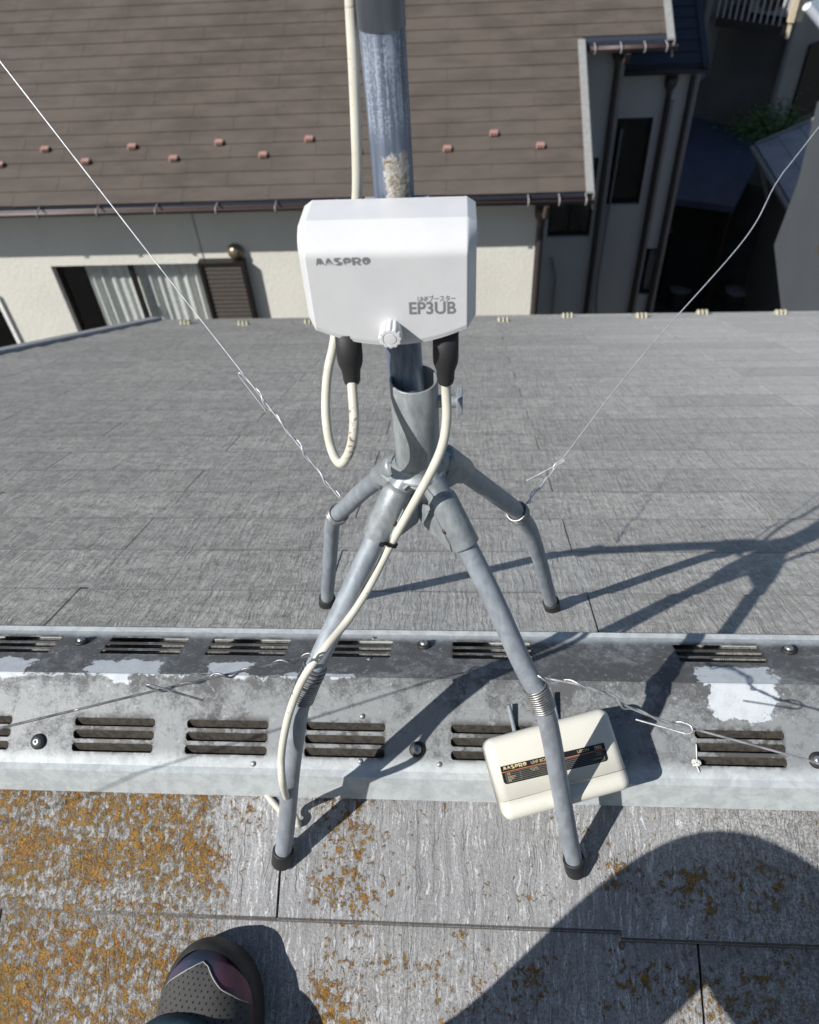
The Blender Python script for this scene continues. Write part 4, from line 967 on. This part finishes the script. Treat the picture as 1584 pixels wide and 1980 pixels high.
cs = MB(); wbox(cs, XA-.03, XA+.012, YA-.02, YA+.05, GZ, AT-.3); cs.build('corner_trim', MT['pipe'], BH)
XC = atY(1283, 230, YBw).x; downpipe(XC, YBw-.05, EZ-.42, GZ); cs = MB(); wbox(cs, XC+.045, XC+.085, YBw-.03, YBw-.002, GZ, EZ-.5); cs.build('pale_pipe', MT['pipe'], BH)
cs = MB(); wbox(cs, bx1_-.035, bx1_+.012, YBw-.015, YBw+.05, GZ, bt-.02); cs.build('corner_trim', MT['pipe'], BH); downpipe(bx1_-.085, YBw-.05, EZ-.1, GZ, hop=False)
# lower dark roof on the right
XDR = atY(1368, 130, 10.0).x
dr = MB(); k = 0; y = 10.0; rz2 = lambda yy: EZ+.02+SH*(yy-10.0)
while y < 14.6:
    p0, p1 = V((0, y, rz2(y))), V((0, y+dy_+.012, rz2(y+dy_+.012)))
    q = [V((XA-.1, p0.y, p0.z)), V((XDR, p0.y, p0.z)), V((XDR, p1.y, p1.z)), V((XA-.1, p1.y, p1.z))]; up = [q[0]+nrm*.012, q[1]+nrm*.012, q[2]+nrm*.001, q[3]+nrm*.001]
    dr.add(q+up, [(4, 5, 6, 7), (0, 1, 5, 4), (1, 2, 6, 5)]); y += dy_
dr.prism([V((XA-.1, 10.01, rz2(10.01)-.004)), V((XDR, 10.01, rz2(10.01)-.004)), V((XDR, 14.6, rz2(14.6)-.004)), V((XA-.1, 14.6, rz2(14.6)-.004))], (0, 0, -.1))
dr.build('lower_roof', MT['darkroof'], BH)
vt = MB(); a = V((XDR-.07, 9.98, rz2(9.98)+.012)); vt.prism([a+V((0, 0, .02)), a+V((.075, 0, .02)), a+V((.085, 0, -.14)), a+V((.07, 0, -.14)), a], (0, 4.6, 4.6*SH)); vt.build('verge_trim', MT['darkroof'], BH)
gutter(XA+.02, XDR+.01, 9.95, EZ-.03, .05, [], BH, MT['dpipe'])

# ---- blue metal roof on the right
UX, UZ = atZ(1463, 283, -5).x, -5.0
UY = atZ(1463, 283, -5).y; pt = atY(1567, 238, UY); sl_ = (pt.z-UZ)/(pt.x-UX)
print('blue roof', UX, UY, sl_, XV1, XV2, YU, XW, XA, EZ, XDR)
BR_ = empty('blue_roof_house', (UX+2, UY-3, GZ), 'small house with a stepped blue-grey metal roof beside the alley', 'house')
bb = MB(); nst = 8; ww = .32
for i in range(nst):
    xa, xb = UX+ww*i, UX+ww*(i+1); za, zb = UZ+sl_*ww*i, UZ+sl_*ww*(i+1)
    bb.prism([V((xa, UY-5, za+.022)), V((xb+.01, UY-5, zb+.004)), V((xb+.01, UY-5, zb-.03)), V((xa, UY-5, za-.03))], (0, 5, 0))
bb.build('roof', simple('blue_grey_sheet', (.30, .36, .44), .45, .2, sc_=4), BR_)
gt = MB(); gt.tube([V((UX-.05, UY-5, UZ-.04)), V((UX-.05, UY+.04, UZ-.04))], .045, 12); gt.build('gutter', MT['pipe'], BR_)
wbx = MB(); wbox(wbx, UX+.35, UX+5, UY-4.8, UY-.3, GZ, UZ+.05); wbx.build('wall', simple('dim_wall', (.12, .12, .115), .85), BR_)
rdg = MB(); rdg.prism([V((UX-.02, UY, UZ+.05)), V((UX+ww*nst, UY, UZ+.05+sl_*ww*nst)), V((UX+ww*nst, UY, UZ-.08+sl_*ww*nst)), V((UX-.02, UY, UZ-.08))], (0, .05, 0)); rdg.build('verge_trim', MT['trim'], BR_)
dpv = MB(); pb_ = atZ(1434, 578, GZ); dpv.tube([V((UX-.02, UY-.4, UZ-.05)), V((UX+.1, UY-.9, UZ-.5)), V((pb_.x, pb_.y, UZ-1.0)), V((pb_.x, pb_.y, GZ))], .04, 10); dpv.build('downpipe', MT['pipe'], BR_)

# ---- grey sided house at the right edge
GXp = 4.35
GH = empty('grey_sided_house', (GXp+1.5, 7, GZ), 'grey sided house wall cut off by the right edge of the picture', 'house')
q = [atX(1581, 196, GXp), atX(1544, 348, GXp), atX(1497, 474, GXp), atX(1511, 600, GXp), atX(1540, 800, GXp), atX(1800, 800, GXp), atX(1800, 196, GXp)]
print('grey', [tuple(round(c, 2) for c in p_) for p_ in q])
gw = MB(); gw.prism(q, (3, 0, 0)); 
for i in range(-4, 14):                                # siding laps
    pass
gwo = gw.build('wall', None or simple('shaded_grey_siding', (.075, .084, .094), .6, var=.05, sc_=2), GH)  # dark base stands for shade that no geometry casts on this wall
yf, yn = q[2].y, q[5].y
lp2 = MB(); zz = -9.0
while zz < q[0].z+1:
    pass
    zz += .45
aw = MB(); c1_ = atX(1584, 410, GXp-.03); wbox(aw, GXp-.04, GXp+.02, c1_.y-1.2, c1_.y-.3, c1_.z-.35, c1_.z+.35); aw.build('window', simple('brown_window', (.09, .07, .055), .5), GH)

# ---- dark low roof in the alley
z0_ = -5.6
NQ = [atZ(1318, 216, z0_), atZ(1466, 268, z0_), atZ(1462, 318, z0_), atZ(1421, 399, z0_), atZ(1296, 383, z0_)]
CP = empty('lean_to', (NQ[0]+NQ[3])/2+V((0, 0, GZ-z0_)), 'dark flat lean-to roof down in the shaded alley', 'shed')
cr = MB(); cr.prism(NQ, (0, 0, -.12)); cr.build('roof', simple('navy_lean_to_sheet', (.06, .075, .12), .55, sc_=3), CP)
for i in (3, 4, 1): MB().tube([NQ[i]*.97+NQ[0]*.03+V((0, 0, -.1)), V((NQ[i].x*.97+NQ[0].x*.03, NQ[i].y*.97+NQ[0].y*.03, GZ))], .04, 10).build('post', MT['dpipe'], CP)
cwl = MB(); A_, B_ = NQ[4]+V((.1, .5, 0)), NQ[3]+V((-.1, .5, 0)); cwl.prism([V((A_.x, A_.y, GZ)), V((B_.x, B_.y, GZ)), V((B_.x, B_.y, z0_-.12)), V((A_.x, A_.y, z0_-.12))], (0, .1, 0)); cwl.build('wall', simple('dark_boards', (.02, .019, .018), .8), CP)

# ---- back building with balcony
GB = -5.65
FA = atZ(1365, 236, GB); FB = atZ(1492, 262, GB)
fx = (FB-FA).normalized(); fn = V((fx.y, -fx.x, 0)); 
if fn.dot(CAM-FA) < 0: fn = -fn
BB = empty('back_house', FA+fx*3, 'shaded house behind the alley with a railed balcony', 'house')
def onF(x, y, off=0): return pl(x, y, fn, FA.dot(fn)+off)
FLn = (FB-FA).length
def fbox(mb, s0, s1, n0_, n1_, z0, z1):
    mb.prism([FA+fx*s0+fn*n0_+V((0, 0, z0-FA.z)), FA+fx*s1+fn*n0_+V((0, 0, z0-FA.z)), FA+fx*s1+fn*n1_+V((0, 0, z0-FA.z)), FA+fx*s0+fn*n1_+V((0, 0, z0-FA.z))], (0, 0, z1-z0))
sE = (onF(1492, 200)-FA).dot(fx)
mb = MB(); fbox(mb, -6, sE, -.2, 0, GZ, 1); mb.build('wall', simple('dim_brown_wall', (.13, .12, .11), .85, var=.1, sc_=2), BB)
bl_, br_ = (onF(1383, 45, .9)-FA).dot(fx), (onF(1508, 75, .9)-FA).dot(fx); bz = onF(1445, 60, .9).z
mb = MB(); fbox(mb, bl_, br_, .01, .9, bz, bz+.14); mb.build('balcony', MT['dpipe'], BB)
rl = MB(); s_ = bl_
while s_ <= br_+.01: fbox(rl, s_-.012, s_+.012, .86, .884, bz+.12, bz+1.15); s_ += .11
fbox(rl, bl_-.02, br_+.02, .85, .9, bz+1.15, bz+1.2); rl.build('railing', simple('grey_railing', (.48, .48, .49), .5), BB)
sp_a = (onF(1502, 70, .95)-FA).dot(fx); mb = MB(); mb.tube([FA+fx*sp_a+fn*.05+V((0, 0, 9)), FA+fx*sp_a+fn*.05], .06, 10); mb.build('downpipe', MT['pipe'], BB)
p_ = onF(1385, 60, .3); mb = MB(); s_ = (p_-FA).dot(fx); fbox(mb, s_-.06, s_+.02, .2, .9, bz-1.0, bz+1.2); mb.build('balcony_post', MT['pipe'], BB)
tz = MB(); tz.prism([FA-fx*2+fn*2.2, FA+fx*(sE+6)+fn*2.2, FA+fx*(sE+6)-fn*.0, FA-fx*2-fn*.0], (0, 0, -2.3)); tag(tz.build('terrace_ground', MT['soil'], None), kind='structure')
# air conditioner on the balcony
ac = empty('air_conditioner', onF(1487, 50, .45), 'air conditioning unit standing on the shaded balcony', 'air conditioner')
sA = (onF(1487, 50, .6)-FA).dot(fx); mb = MB(); fbox(mb, sA-.42, sA+.42, .30, .62, bz+.2, bz+.85); o = mb.build('casing', simple('grey_casing', (.32, .32, .33), .5), ac); bevel(o, .02, 2)
mb = MB(); cF = FA+fx*(sA-.08)+fn*.622+V((0, 0, bz+.53-FA.z)); mb.lathe([(.26, 0), (.265, .01), (.255, .012), (.25, .003), (.06, .003), (.05, .015), (0, .02)], cF, fn, 24); mb.build('fan_guard', MT['dpipe'], ac)
# lighter wall to the right of it
mb = MB(); RA = FA+fx*sE; RB = V((atZ(1640, 190, GB).x, atZ(1640, 190, GB).y, GB)); dR = (RB-RA); dR.z = 0
mb.prism([RA, RA+dR, RA+dR+V((-.1, .2, 0)), RA+V((-.1, .2, 0))], (0, 0, 7)); mb.build('wall', simple('taupe_wall', (.34, .31, .28), .85, var=.1, sc_=1.5), BB)
nR = V((dR.y, -dR.x, 0)).normalized()
if nR.dot(CAM-RA) < 0: nR = -nR
wp_ = pl(1578, 150, nR, RA.dot(nR)+.02); mb = MB(); dd_ = dR.normalized(); mb.prism([wp_-dd_*.55+V((0, 0, -.7)), wp_+dd_*.9+V((0, 0, -.7)), wp_+dd_*.9+V((0, 0, .7)), wp_-dd_*.55+V((0, 0, .7))], nR*.03); mb.build('window', MT['frame'], BB)
# sunlit carport posts at the top right corner
SP = empty('sunlit_gatehouse', atZ(1560, 40, -4), 'sunlit cream posts and white roof corner at the top right', 'porch')
for (x, y, w_) in [(1547, 22, .09), (1562, 20, .10), (1538, 60, .05)]:
    t_ = pl(x, y-50, nR, RA.dot(nR)+.7); b_ = pl(x-6, y+ (16 if w_ > .06 else 10), nR, RA.dot(nR)+.7); b_.x, b_.y = t_.x, t_.y
    MB().box((t_+b_)/2, (w_, w_, abs(t_.z-b_.z))).build('post', simple('sun_cream', (.62, .52, .38), .6), SP)
a_ = pl(1560, 12, nR, RA.dot(nR)+1.2); b_ = pl(1600, 60, nR, RA.dot(nR)+1.4); MB().tube([a_, b_], .07, 10).build('gutter', simple('white_gutter', (.75, .76, .78), .5), SP)
MB().prism([a_+V((0, 0, .06)), b_+V((0, 0, .06)), b_+V((2, .6, .5)), a_+V((2, .6, .5))], (0, 0, -.05)).build('roof', simple('pale_blue_roof', (.35, .42, .48), .5), SP)
# bush
random.seed(21); bs = MB(); bc = atZ(1500, 240, GB+.3)
for i in range(1500):
    u_ = V((random.gauss(0, .36), random.gauss(0, .28), abs(random.gauss(0, .26)))); c_ = V((bc.x, bc.y, GB+.02))+u_; s_ = random.uniform(.025, .06)
    t1 = V((random.uniform(-1, 1), random.uniform(-1, 1), random.uniform(-.6, .6))).normalized(); t2 = t1.orthogonal().normalized()
    bs.add([c_-t1*s_, c_+t2*s_*.4, c_+t1*s_, c_-t2*s_*.4], [(0, 1, 2, 3)])
BU = empty('garden_bush', V((bc.x, bc.y, GB)), 'leafy green bush at the foot of the shaded wall', 'bush')
bs.build('foliage', simple('bush_leaf', (.07, .16, .035), .6, var=.4, sc_=4), BU)
st_ = MB()
for i in range(7): a = random.uniform(0, 6.28); st_.tube([V((bc.x, bc.y, GB)), V((bc.x+.3*math.cos(a), bc.y+.3*math.sin(a), GB+.3)), V((bc.x+.6*math.cos(a), bc.y+.5*math.sin(a), GB+.6))], [.02, .014, .006], 6)
st_.build('stem', MT['dpipe'], BU)
# bins
for (x, y, lb_, col) in [(1308, 585, 'pale round bin on the alley ground beside the brown-roofed house', (.16, .17, .19)), (1416, 590, 'pale tub in the alley below the downpipe', (.20, .21, .23))]:
    p_ = atZ(x, y+8, GZ); b_ = empty('bin', p_, lb_, 'bin'); mt_ = simple('bin_plastic', col, .6)
    MB().lathe([(0, 0), (.17, 0), (.21, .40), (.225, .40), (.225, .43), (0, .43)], p_, (0, 0, 1), 20).build('tub', mt_, b_)
    MB().lathe([(.232, .425), (.235, .445), (.1, .47), (.03, .475), (.03, .50), (0, .50)], p_, (0, 0, 1), 20).build('lid', mt_, b_)

# ================================================================== the photographer
PE = empty('person', (-.1, -.75, -.4), 'person in dark teal trousers and dark trail shoes standing on the roof', 'person')
skin = simple('skin', (.42, .24, .16), .5, var=.05); teal = simple('teal_trousers', (.008, .035, .055), .75, var=.25, sc_=60, bmp=.0008, bs=500)
black_f = simple('dark_jacket', (.03, .032, .04), .8, bmp=.001, bs=400)
def skinned(name, verts, edges, mat, root=0, sub=2, parent=PE):
    me = bpy.data.meshes.new('t'); me.from_pydata([v_[0] for v_ in verts], edges, []); o = bpy.data.objects.new('t', me); C.objects.link(o)
    sk_ = o.modifiers.new('s', 'SKIN'); sk_.use_smooth_shade = True
    for i, v_ in enumerate(verts):
        r_ = v_[1]; d_ = me.skin_vertices[0].data[i]; d_.radius = (r_, r_) if not isinstance(r_, tuple) else r_; d_.use_root = (i == root)
    sb_ = o.modifiers.new('b', 'SUBSURF'); sb_.levels = sub; sb_.render_levels = sub
    dg = bpy.context.evaluated_depsgraph_get(); dg.update(); m2 = bpy.data.meshes.new_from_object(o.evaluated_get(dg)); m2.name = name
    bpy.data.objects.remove(o); m2.materials.clear(); m2.materials.append(mat)
    for p in m2.polygons: p.use_smooth = True
    o2 = bpy.data.objects.new(name, m2); C.objects.link(o2); o2.parent = parent; o2.matrix_parent_inverse = world_inv(parent); return o2
AL = V((-.292, -.497, -.155)); ML_ = V((-.190, -.600, .11)); KL = V((-.072, -.510, .355)); HL = V((-.03, -.93, .47))
AR = V((.30, -.93, -.375)); KR = V((.33, -.80, .05)); HR = V((.13, -.95, .46)); PV = V((.05, -.96, .52))
CH = V((.05, -.99, .86)); NK = V((.05, -.96, 1.06)); HD = V((.05, -.90, 1.19))
SL_, SR_ = V((-.13, -.98, 1.0)), V((.23, -.98, 1.0)); EL_, ER_ = V((-.19, -.86, .76)), V((.30, -.86, .76)); WL_, WR_ = V((-.06, -.665, .91)), V((.15, -.665, .91))
vs = [(PV, .11), (V((.05, -.98, .68)), .10), (CH, .12), (NK, .05), (HD, .085), (HD+V((0, .01, .08)), .07),
      (SL_, .055), (EL_, .042), (WL_, .026), (SR_, .055), (ER_, .042), (WR_, .026),
      (HL, .085), (KL, .055), (AL, .036), (HR, .085), (KR, .055), (AR, .036), (ML_, .045), (ML_.lerp(AL, .6)+V((-.01, -.05, 0)), .040)]
ed = [(0, 1), (1, 2), (2, 3), (3, 4), (4, 5), (2, 6), (6, 7), (7, 8), (2, 9), (9, 10), (10, 11), (0, 12), (12, 13), (13, 18), (18, 19), (19, 14), (0, 15), (15, 16), (16, 17)]
# palms and fingers closed round the phone's two short ends
for (wr, sx_) in ((8, 1), (11, -1)):
    W_ = vs[wr][0]; pm_ = W_+V((.028*sx_*.2, .055, .012)); i0 = len(vs); vs.append((pm_, (.030, .016))); ed.append((wr, i0))
    for f in range(4):
        b_ = pm_+V((-.012*sx_, .022-.004*f, .028-.018*f)); ln_ = (.040, .045, .042, .033)[f]
        j = len(vs); vs += [(b_, .0085), (b_+V((.3*ln_*sx_, ln_*.55, 0)), .0080), (b_+V((.85*ln_*sx_, ln_*.50, -.002)), .0072)]; ed += [(i0, j), (j, j+1), (j+1, j+2)]
    j = len(vs); vs += [(pm_+V((.018*sx_, -.012, -.004)), .0095), (pm_+V((.045*sx_, -.004, .004)), .0085)]; ed += [(i0, j), (j, j+1)]
skinned('body', vs, ed, skin)
fx_ = MB()
fx_.lathe([(0, .020), (.008, .014), (.012, .004), (.014, -.01)], HD+V((0, .082, -.005)), (0, 1, -.25), 12); fx_.build('nose', skin, PE)
for sx_ in (-1, 1):
    MB().lathe([(0, .004), (.009, .002), (.012, -.006)], HD+V((.030*sx_, .078, .022)), (.1*sx_, 1, 0), 14).build('eye', simple('eye', (.05, .04, .035), .3), PE)
    MB().lathe([(0, .010), (.02, .008), (.028, 0), (.02, -.01)], HD+V((.088*sx_, .0, .0)), (sx_, 0, 0), 14).build('ear', skin, PE)
MB().tube([HD+V((-.025, .078, -.042)), HD+V((0, .086, -.045)), HD+V((.025, .078, -.042))], .005, 8).build('mouth', simple('lip', (.35, .15, .12), .5), PE)
skinned('hair', [(HD+V((0, -.03, .03)), .095), (HD+V((0, .005, .085)), .082)], [(0, 1)], simple('dark_hair', (.012, .01, .009), .6, bmp=.002, bs=300))
# trousers
skinned('trousers', [(PV, .13), (PV+V((0, -.01, .08)), .12), (HL, .115), (HL.lerp(KL, .5), .100), (KL, .098), (KL.lerp(ML_, .5), .086), (ML_, .074), (ML_.lerp(AL, .6)+V((-.01, -.05, 0)), .056), (V((-.298, -.520, -.085)), .064), (V((-.295, -.505, -.120)), .064),
         (HR, .115), (HR.lerp(KR, .5), .10), (KR, .082), (KR.lerp(AR, .5), .074), (AR+V((0, 0, .05)), .068)],
        [(0, 1), (0, 2), (2, 3), (3, 4), (4, 5), (5, 6), (6, 7), (7, 8), (8, 9), (0, 10), (10, 11), (11, 12), (12, 13), (13, 14)], teal, sub=3)
ck = MB(); cc = V((-.283, -.462, 0)); ca = V((.0, .12, .12)); ck.lathe([(.068, -.02), (.072, -.016), (.073, .0), (.072, .012), (.068, .022), (.062, .024), (.062, -.018)], V((-.286, -.441, -.112)), (0.02, -.45, 1), 36); ck.build('trouser_cuff', teal, PE)
skinned('jacket', [(V((.05, -.98, .60)), .135), (V((.05, -.985, .72)), .13), (CH, .145), (NK-V((0, 0, .03)), .07), (SL_, .075), (SL_.lerp(EL_, .5), .065), (EL_, .058), (EL_.lerp(WL_, .85), .040), (SR_, .075), (SR_.lerp(ER_, .5), .065), (ER_, .058), (ER_.lerp(WR_, .85), .040)],
        [(0, 1), (1, 2), (2, 3), (2, 4), (4, 5), (5, 6), (6, 7), (2, 8), (8, 9), (9, 10), (10, 11)], black_f)
# phone held in both hands, its lens at the view point, screen toward the face
PH = empty('phone', CAM-FW*.012, 'dark phone held level in both hands of the photographer', 'phone')
Mp = Matrix((RT, UP, FW)).transposed().to_4x4(); Mp.translation = CAM-FW*.016-RT*.0-UP*.055
pb = MB().box((0, 0, 0), (.076, .150, .0078)); pb.v = [tuple(Mp @ V(p)) for p in pb.v]; bevel(pb.build('casing', simple('phone_black', (.02, .02, .022), .3), PH), .003, 3)
pb = MB().box((0, 0, -.0042), (.070, .143, .0006)); pb.v = [tuple(Mp @ V(p)) for p in pb.v]; pb.build('screen', simple('phone_glass', (.01, .01, .012), .08), PH)

# shoes
def shoe(toe, ydir, mats, tilt=0, name='shoe', detail=True):
    a_ = V((math.sin(ydir), math.cos(ydir), 0)); dwn = (a_-nsl*a_.dot(nsl)).normalized(); lat = dwn.cross(nsl).normalized(); L_ = .315
    def loc(s, t, h): return toe-dwn*(s*L_)+lat*t+nsl*h
    def width(s):                                     # (left, right) half widths
        tt_ = min(1, s/.34); e = math.sqrt(max(0, 1-(1-tt_)**2.3)); k = 1-.25*max(0, (s-.45))/.55
        end = math.sqrt(max(0, 1-max(0, (s-.86)/.14)**2)); off = .010*(1-s)
        return (.066*e*k*end, .066*e*k*end)
    def shift(s): return .006*math.sin(s*2.2)-.004
    root = empty('t', toe, None, None); root.name = name; root.parent = PE; root.matrix_parent_inverse = world_inv(PE)
    sl_ = MB(); NS, NA = 40, 28
    def ring(s, scale, h, hh=0):
        pass
    # sole: closed outline lofted upward
    outl = []
    for i in range(NS+1):
        s = (i/NS)**1.4; outl.append((s, width(s)[1]))
    loop = [(s, w_+shift(s)) for s, w_ in outl]+[(s, -w_+shift(s)) for s, w_ in reversed(outl[1:-1])]
    nL = len(loop); lev = [(.0, .93), (.004, .975), (.014, 1.0), (.026, 1.0), (.036, .985), (.042, .955), (.046, .90)]
    vs = []
    for h, k in lev:
        for s, t in loop:
            up_ = .020*max(0, (.16-s)/.16)**2; sc_t = shift(s)+(t-shift(s))*k; s2 = .5+(s-.5)*(1-(1-k)*.42)
            vs.append(loc(s2, sc_t, h+up_))
    sl_.add(vs, [(a*nL+j, a*nL+(j+1) % nL, (a+1)*nL+(j+1) % nL, (a+1)*nL+j) for a in range(len(lev)-1) for j in range(nL)], 0, True)
    sl_.add(vs[:nL], [tuple(range(nL))]); so = sl_.build('sole', mats[0], root)
    def surf(s, a, off=0):
        w_ = width(s)[1]*.955; hs = .030+.052*min(1, (s/.45))**.75+.03*max(0, s-.45)/.55; hs *= 1
        nose_ = math.sqrt(max(0, 1-max(0, (.10-s)/.10)**2)); t = w_*a; z_ = .032+(hs-.004)*nose_*(max(0, 1-abs(a)**2.5))**.62
        p = loc(.012+s*.96, shift(s)+t, z_)
        return p
    def sn(s, a):
        e = .004; p = surf(s, a); n_ = (surf(min(1, s+e), a)-p).cross(surf(s, min(.999, a+e))-p)
        n_ = n_.normalized() if n_.length > 1e-12 else nsl
        return n_ if n_.dot(nsl) > 0 or abs(a) > .9 else -n_
    up = MB(); NA = 36; NS = 50; g_ = []
    for i in range(NS+1):
        s = (i/NS)**1.3*.98
        for j in range(NA+1):
            a = math.sin((j/NA-.5)*math.pi); g_.append(surf(s, a*.999))
    up.add(g_, [(i*(NA+1)+j, i*(NA+1)+j+1, (i+1)*(NA+1)+j+1, (i+1)*(NA+1)+j) for i in range(NS) for j in range(NA)], 0, True)
    up.build('upper', mats[1], root)
    if not detail: return root
    # welt line round the toe overlay
    wl_ = [surf(.03+.60*abs(math.sin(t_*math.pi/2))**1.5, math.copysign(min(.995, (.0+abs(t_)**.62*1.06)), t_)) +nsl*.0016 for t_ in [i/24 for i in range(-24, 25)]]
    # perforated grey panel
    def lin(q, T_):
        for (a0, b0_), (a1, b1_) in zip(T_, T_[1:]):
            if q <= a1: return b0_+(b1_-b0_)*(q-a0)/(a1-a0)
        return T_[-1][1]
    def aR(s): return lin(s-.055, [(0, -.08), (.012, .12), (.03, .21), (.055, .33), (.08, .46), (.10, .66), (.14, .93)])
    def aL(s): return lin(s-.055, [(0, -.10), (.012, -.28), (.03, -.47), (.05, -.62), (.08, -.80), (.12, -.93)])
    def aR0(s): return min(.90, -.12+1.5*max(0, s-.125)**.55*.62) if s < .27 else (.30+(s-.27)*.5 if s < .36 else min(.93, .345+(s-.36)*4.3))
    def aL0(s): return max(-.93, -.10-1.7*max(0, s-.125)**.50*.98)
    pn = MB(); gp = []; ns = 40; na = 24
    for i in range(ns+1):
        s = .055+.50*(i/ns)**1.3
        for j in range(na+1):
            a = aL(s)+(aR(s)-aL(s))*j/na; a = max(-.93, min(.93, a)); gp.append(surf(s, a)+sn(s, a)*.0014)
    pn.add(gp, [(i*(na+1)+j, i*(na+1)+j+1, (i+1)*(na+1)+j+1, (i+1)*(na+1)+j) for i in range(ns) for j in range(na)], 0, True)
    r_ = 0
    ss = .072
    while ss < .60:
        aa = -.9+(.07 if r_ % 2 else 0)
        while aa < .9:
            if aL(ss)+.06 < aa < aR(ss)-.06:
                big_ = 1.0+.9*max(0, 1-abs(aa+.25)*2.2)*max(0, 1-abs(ss-.36)*5)
                c_ = surf(ss, aa); n_ = sn(ss, aa); c_ = c_+n_*.0017; u_ = dwn-n_*dwn.dot(n_); u_.normalize(); v_ = n_.cross(u_)
                pn.add([c_+u_*.0014*big_*math.cos(q_)+v_*.0009*big_*math.sin(q_) for q_ in [k_*math.pi/4 for k_ in range(8)]], [tuple(range(8))], 1)
            aa += .135
        ss += .0185; r_ += 1
    pn.build('mesh_panel', [mats[2], mats[4]], root)
    ol = [surf(.055+.50*(i/60)**1.3, max(-.93, aL(.055+.50*(i/60)**1.3))) for i in range(60, -1, -1)]+[surf(.055+.50*(i/60)**1.3, aR(.055+.50*(i/60)**1.3)) for i in range(0, 61)]
    MB().tube([p+nsl*.0016 for p in ol], .0008, 6).build('panel_edging', mats[3], root)
    return root
nsl = V((0, -S, 1)).normalized()
ir = Mat('iridescent_overlay', .28, .35); lw = ir.n.new('ShaderNodeLayerWeight'); lw.inputs[0].default_value = .45
xx_, yy_, zz_ = ir.xyz(); f1 = ir.ramp(xx_, -.345, -.215)
c_ = ir.mix(ir.ramp(f1, .0, .5), (.11, .075, .155), (.045, .062, .10)); c_ = ir.mix(ir.ramp(f1, .62, .95), c_, (.13, .055, .075)); ir.color(c_)
mid_r = simple('dark_shoe_rubber', (.022, .022, .022), .6, var=.3, sc_=80, bmp=.0006, bs=250); mesh_g = simple('grey_shoe_fabric', (.052, .051, .049), .8, bmp=.0003, bs=900); edg = simple('pale_edging', (.30, .29, .27), .6)
toe1 = near(441, 1798, .0)+nsl*.006
s1 = shoe(toe1+nsl*.0, R(3), (mid_r, ir.m, mesh_g, edg, MT['hole'])); s1['label'] = 'dark trail shoe with perforated grey toe panel'
shoe(AR+V((.0, .20, -.01)) - V((0, 0, .0)), R(-4), (mid_r, ir.m, mesh_g, edg, MT['hole']), detail=False)

# conduit and meter boxes on the shaded walls, stepping stones and a hose in the alley
mb = MB(); wbox(mb, XW+.35, XW+.62, YA-.12, YA-.003, -6.6, -6.2); o = mb.build('meter_box', MT['pipe'], BH); bevel(o, .01, 2)
MB().tube([V((XW+.48, YA-.05, -6.2)), V((XW+.48, YA-.05, -4.9)), V((XW+.40, YA-.05, -4.6))], .018, 8).build('conduit', MT['pipe'], BH)
MB().tube(smooth_path([V((XA+.25, YBw-.04, -3.3)), V((XA+.22, YBw-.04, -5.6)), V((XA+.30, YBw-.05, -6.4)), V((XA+.28, YBw-.05, -7.9))], 6), .014, 8).build('conduit', MT['pipe'], BH)
